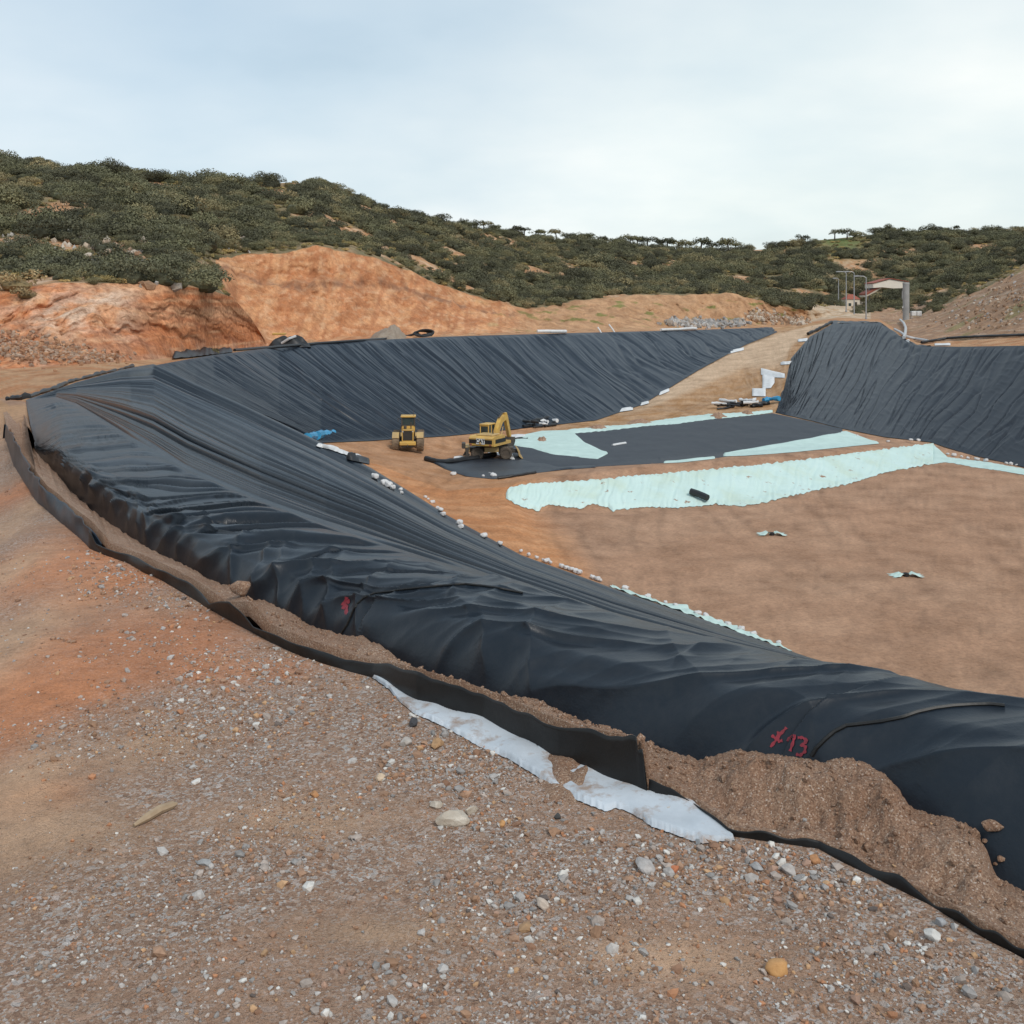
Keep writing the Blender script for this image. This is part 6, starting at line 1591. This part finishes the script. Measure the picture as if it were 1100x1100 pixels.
GL = {'HANG': ('dark evergreen bush growing along the top of the red earth cut', 'bushes on top of the red cut'),
      'BT': ('small olive bush on the bare ledge above the red earth cut', 'bushes on the ledge above the red cut'),
      'BB2': ('low grey-green bush among pale rocks above the ledge', 'bushes among the pale rocks'),
      'BT2': ('rounded olive-green shrub on the lower hillside above the earth cuts', 'shrubs on the lower hillside'),
      'HM': ('rounded olive-green shrub on the upper hillside below the ridge', 'shrubs on the upper hillside')}
first = set(); rest = []
rr0 = np.random.default_rng(77)
for a in order:
    X, Y, z, s, px, k0 = pts3[a]
    if a in ind:
        v_ = int(rr0.integers(0, 8))
        if v_ not in first: o = shrub_tpl[v_]; first.add(v_)
        else:
            o = shrub_tpl[v_].copy(); col.objects.link(o)
        o.location = (X, Y, z - .08 * s); o.rotation_euler = (0, 0, rr0.uniform(0, 6.28)); o.scale = (s, s, s * rr0.uniform(.8, 1.15))
        tag(o, GL[k0][0], 'bush', GL[k0][1])
    else: rest.append((X, Y, z - .1 * s, s))
rest = np.array(rest)
dry_at = [(18, 303, 2.3), (30, 312, 1.4)]
for (x, y, s), o in zip(dry_at, dry_tpl):
    h_ = hit(x, y + 7, (bv_terrain,)); o.location = (h_.x, h_.y, h_.z - .1); s = s * h_.y / 100.; o.scale = (s * 1.25, s, s)
tag(dry_tpl[0], 'large straw-coloured dry bush at the left end of the red cut', 'bush')
tag(dry_tpl[1], 'smaller straw-coloured dry bush below the large dry one', 'bush')

# far scrub as one mass of instances
def scrub_mass(name, pts, tpls):
    me = bpy.data.meshes.new(name); me.vertices.add(len(pts)); me.vertices.foreach_set('co', np.asarray(pts[:, :3], np.float32).ravel())
    a = me.attributes.new('size', 'FLOAT', 'POINT'); a.data.foreach_set('value', pts[:, 3].astype(np.float32))
    a = me.attributes.new('turn', 'FLOAT', 'POINT'); a.data.foreach_set('value', rng.uniform(0, 6.28, len(pts)).astype(np.float32))
    a = me.attributes.new('pick', 'INT', 'POINT'); a.data.foreach_set('value', rng.integers(0, len(tpls), len(pts)).astype(np.int32))
    o = link(bpy.data.objects.new(name, me)); tag(o, kind='stuff')
    ng = bpy.data.node_groups.new(name + ' nodes', 'GeometryNodeTree')
    ng.interface.new_socket('Geometry', in_out='INPUT', socket_type='NodeSocketGeometry')
    ng.interface.new_socket('Geometry', in_out='OUTPUT', socket_type='NodeSocketGeometry')
    nd = ng.nodes; gi = nd.new('NodeGroupInput'); go = nd.new('NodeGroupOutput')
    ip = nd.new('GeometryNodeInstanceOnPoints'); ip.inputs['Pick Instance'].default_value = True
    jn = nd.new('GeometryNodeJoinGeometry')
    for t in tpls:
        oi = nd.new('GeometryNodeObjectInfo'); oi.inputs['Object'].default_value = t; oi.inputs['As Instance'].default_value = True
        oi.transform_space = 'ORIGINAL'
        ng.links.new(oi.outputs['Geometry'], jn.inputs[0])
    def attr(nm, ty):
        n = nd.new('GeometryNodeInputNamedAttribute'); n.data_type = ty; n.inputs['Name'].default_value = nm; return n.outputs['Attribute']
    cb = nd.new('ShaderNodeCombineXYZ'); ng.links.new(attr('turn', 'FLOAT'), cb.inputs['Z'])
    ng.links.new(gi.outputs[0], ip.inputs['Points']); ng.links.new(jn.outputs[0], ip.inputs['Instance'])
    ng.links.new(attr('pick', 'INT'), ip.inputs['Instance Index']); ng.links.new(cb.outputs[0], ip.inputs['Rotation']); ng.links.new(attr('size', 'FLOAT'), ip.inputs['Scale'])
    ng.links.new(ip.outputs[0], go.inputs[0])
    md = o.modifiers.new('scatter', 'NODES'); md.node_group = ng
    return o
scrub_mass('hillside_scrub', rest, shrub_tpl)
# low ground-hugging growth between the shrubs
low = []
for i, (k0, k1, x0, x1, n_) in enumerate([('HM', 'RG', -120, 1220, 5200), ('BT2', 'HM', -120, 1220, 2400), ('BT', 'BB2', -100, 245, 420), ('BB2', 'BT2', -100, 232, 260)]):
    px, X, d, f, _ = sample_zone(k0, k1, x0, x1, n_, 740 + i); r0 = np.random.default_rng(840 + i)
    clump = fbm(X / 17, d / 17, 4, 101); keep = (r0.uniform(0, 1, n_) < .75 * (1 - sstep(.08, .26, clump)) + .06) & ~((k0 == 'BT2') & (px > 872) & (px < 925) & (f < .4))
    for a in np.where(keep)[0]: low.append((X[a], d[a], ground(X[a], d[a]) - .05, r0.uniform(.3, .85) * (1 + d[a] / 500)))
low_tpl = [bush_mesh('low_bush', 560 + k, 420, MAT['leaf_low'], nl=6, size=.08, squash=.55) for k in range(3)]
for k, o in enumerate(low_tpl):
    X, Y, z, s = low[k * 40]; o.location = (X, Y, z); o.scale = (s, s, s); tag(o, 'low brownish cushion of growth between the hillside shrubs', 'bush', 'low cushions on the hillside')
scrub_mass('low_scrub', np.array(low), low_tpl)

def tree_mesh_parts(seed, umbrella):
    r0 = np.random.default_rng(seed)
    m = MB(); lean = r0.uniform(-.12, .12)
    m.tube([(0, 0, -.15), (lean * .3, 0, .3), (lean, .03, .62)], [.055, .042, .03], 7)
    for k in range(4):
        a = k * 1.57 + r0.uniform(-.4, .4); m.tube([(lean * .8, 0, .5 + .03 * k), (lean + .16 * math.cos(a), .16 * math.sin(a), .68), (lean + .34 * math.cos(a), .34 * math.sin(a), .80)], [.026, .018, .008], 5)
    V, F, Cc = leaf_cloud(seed + 9, 8 if umbrella else 10, 700, .06, .55 if umbrella else .9)
    V = V * np.array([.66, .66, .72 if umbrella else .85]) + np.array([lean, 0, .40 if umbrella else .18])
    return m, V, F, Cc
tree_tpl = []
for k in range(5):
    m, V, F, Cc = tree_mesh_parts(600 + k, k < 3)
    root = empty('hill_tree'); m.build('trunk', MAT['bark'], root, True)
    cr_ = mesh_np('crown', V, F, MAT['leaf_pine'], root, smooth=False, colors=Cc)
    tree_tpl.append(root)
TREES = [(433, 219.5, 1.3), (437.5, 218.5, 1.5), (453, 222.5, 2.6), (497, 234, 2.6), (504, 236, 2.8), (512, 238, 3), (520, 239, 3), (532, 243, 4), (548, 243.5, 3.6), (557, 244.5, 4.4), (563, 245.5, 4.0), (575, 248, 5), (585, 248, 5), (597, 249, 5.2), (609, 250.5, 4.2), (616, 252, 3), (629, 252, 5.4), (634, 252.5, 4.6), (646.5, 256, 4), (654.5, 257, 4), (663.5, 258, 4.6), (676, 259.5, 5.6), (684, 260, 4.8), (694, 261, 5.6), (710, 262, 6.4), (716, 262, 5.6), (728, 263, 6), (737, 264, 6), (751, 265.5, 6.6), (764, 266, 5.6), (779, 266.5, 6), (789, 267, 5), (858, 257, 6), (893, 252, 6.5), (905, 249, 6), (936, 246, 6), (953, 245, 6), (968, 245, 5.6), (1005, 246, 5.4), (1018, 247, 5), (1068, 247.5, 7), (1082, 248, 5.2), (1095, 248, 5)]
tr0 = np.random.default_rng(91); nt2 = 0
TL = {0: ('small lone tree on the ridge skyline above the big earth cut', 'small ridge trees above the big cut'), 1: ('dark flat-crowned tree on the middle stretch of the ridge skyline', 'trees on the middle ridge skyline'), 2: ('dark tree on the skyline of the right-hand hill', 'trees on the right hill skyline')}
for x, y, hgt in TREES:
    y_, d_ = rib('RG', x)
    X = (x - CX) / FPX * d_; z = ground(X, float(d_) - .5)
    kk = int(tr0.integers(0, 3)) if 530 < x < 800 else int(tr0.integers(2, 5))
    if nt2 < 5: o = tree_tpl[nt2]
    else: o = copy_tree(tree_tpl[kk])
    nt2 += 1
    s = hgt * (.92 if 530 < x < 800 else 1.0 if x < 800 else .62) * tr0.uniform(.7, 1.15) * d_ / 400. * (1.0 if x > 530 else 1.2)
    o.location = (X, float(d_) - .5 - tr0.uniform(0, 6), z - .25); o.rotation_euler = (0, 0, tr0.uniform(0, 6.28)); o.scale = (s * 1.25, s * 1.25, s)
    zone = 0 if x < 530 else (1 if x < 800 else 2)
    tag(o, TL[zone][0], 'tree', TL[zone][1])
# ------------------------------------------------------------------ camera, sky, sun
cam = bpy.data.cameras.new('camera'); cam.sensor_width = 36; cam.lens = FPX / 1100 * 36
cam.shift_y = -(550 - HY) / 1100; cam.clip_start = .1; cam.clip_end = 20000
camo = bpy.data.objects.new('camera', cam); camo.location = ORIGIN; camo.rotation_euler = (R(90), 0, 0)
col.objects.link(camo); scene.camera = camo

SUN_EL, SUN_AZ = 46, 150          # azimuth from +Y (into the picture) towards +X
w = bpy.data.worlds.new('World'); scene.world = w; w.use_nodes = True
nt = w.node_tree; nt.nodes.clear()
out = nt.nodes.new('ShaderNodeOutputWorld'); bg = nt.nodes.new('ShaderNodeBackground')
sky = nt.nodes.new('ShaderNodeTexSky'); sky.sky_type = 'NISHITA'; sky.sun_disc = False
sky.sun_elevation = R(SUN_EL); sky.sun_rotation = R(SUN_AZ); sky.air_density = 1.2; sky.dust_density = 2.0
tc = nt.nodes.new('ShaderNodeTexCoord')
sep = nt.nodes.new('ShaderNodeSeparateXYZ'); nt.links.new(tc.outputs['Generated'], sep.inputs[0])
# project the view direction on a cloud deck
zz = N(nt, 'ShaderNodeMath', operation='MAXIMUM'); zz.inputs[1].default_value = .0; nt.links.new(sep.outputs['Z'], zz.inputs[0])
za = N(nt, 'ShaderNodeMath', operation='ADD'); za.inputs[1].default_value = .24; nt.links.new(zz.outputs[0], za.inputs[0])
dx = N(nt, 'ShaderNodeMath', operation='DIVIDE'); nt.links.new(sep.outputs['X'], dx.inputs[0]); nt.links.new(za.outputs[0], dx.inputs[1])
dy = N(nt, 'ShaderNodeMath', operation='DIVIDE'); nt.links.new(sep.outputs['Y'], dy.inputs[0]); nt.links.new(za.outputs[0], dy.inputs[1])
cmb = nt.nodes.new('ShaderNodeCombineXYZ'); nt.links.new(dx.outputs[0], cmb.inputs[0]); nt.links.new(dy.outputs[0], cmb.inputs[1])
n_a = noise(nt, cmb.outputs[0], .55, 6, .5)
n_b = noise(nt, cmb.outputs[0], 1.5, 5, .5)
mixn = N(nt, 'ShaderNodeMix', data_type='FLOAT'); mixn.inputs['Factor'].default_value = .34
nt.links.new(n_a, mixn.inputs['A']); nt.links.new(n_b, mixn.inputs['B'])
cl = ramp(nt, mixn.outputs['Result'], [(.36, (4.1, 5.2, 6.0)), (.45, (5.0, 6.0, 6.7)), (.54, (5.7, 6.5, 7.0)), (.64, (6.6, 7.1, 7.4))])
# brighter and whiter towards the horizon
hz = ramp(nt, sep.outputs['Z'], [(0, (1.18, 1.14, 1.09)), (.10, (1.1, 1.08, 1.05)), (.30, (.93, .95, .97)), (.8, (.86, .88, .9))])
mu = N(nt, 'ShaderNodeMix', data_type='RGBA', blend_type='MULTIPLY'); mu.inputs['Factor'].default_value = 1
nt.links.new(cl, mu.inputs['A']); nt.links.new(hz, mu.inputs['B'])
gd = N(nt, 'ShaderNodeVectorMath', operation='DOT_PRODUCT'); gd.inputs[1].default_value = Vector((.33, .93, .10)).normalized()
nt.links.new(tc.outputs['Generated'], gd.inputs[0])
glow = ramp(nt, gd.outputs['Value'], [(.80, (.95, .97, 1.0)), (.93, (1.02, 1.01, 1.0)), (.99, (1.17, 1.12, 1.05))])
mu2 = N(nt, 'ShaderNodeMix', data_type='RGBA', blend_type='MULTIPLY'); mu2.inputs['Factor'].default_value = 1
nt.links.new(mu.outputs['Result'], mu2.inputs['A']); nt.links.new(glow, mu2.inputs['B']); mu = mu2
cover = ramp(nt, n_a, [(.3, (.72, .72, .72)), (.6, (.96, .96, .96))])
mx = N(nt, 'ShaderNodeMix', data_type='RGBA')
nt.links.new(cover, mx.inputs['Factor']); nt.links.new(sky.outputs[0], mx.inputs['A']); nt.links.new(mu.outputs['Result'], mx.inputs['B'])
nt.links.new(mx.outputs['Result'], bg.inputs['Color']); bg.inputs['Strength'].default_value = .1
nt.links.new(bg.outputs[0], out.inputs[0])

sl = bpy.data.lights.new('sun', 'SUN'); sl.energy = 1.5; sl.angle = R(16); sl.color = (1, .95, .88)
so = bpy.data.objects.new('sun', sl)
sd = Vector((math.sin(R(SUN_AZ)) * math.cos(R(SUN_EL)), math.cos(R(SUN_AZ)) * math.cos(R(SUN_EL)), math.sin(R(SUN_EL))))
so.rotation_euler = sd.to_track_quat('Z', 'Y').to_euler(); so.location = (0, 0, 60)
col.objects.link(so)
scene.view_settings.view_transform = 'Standard'; scene.view_settings.look = 'None'
scene.view_settings.exposure = 0.38; scene.view_settings.gamma = 1
scene.cycles.max_bounces = 6
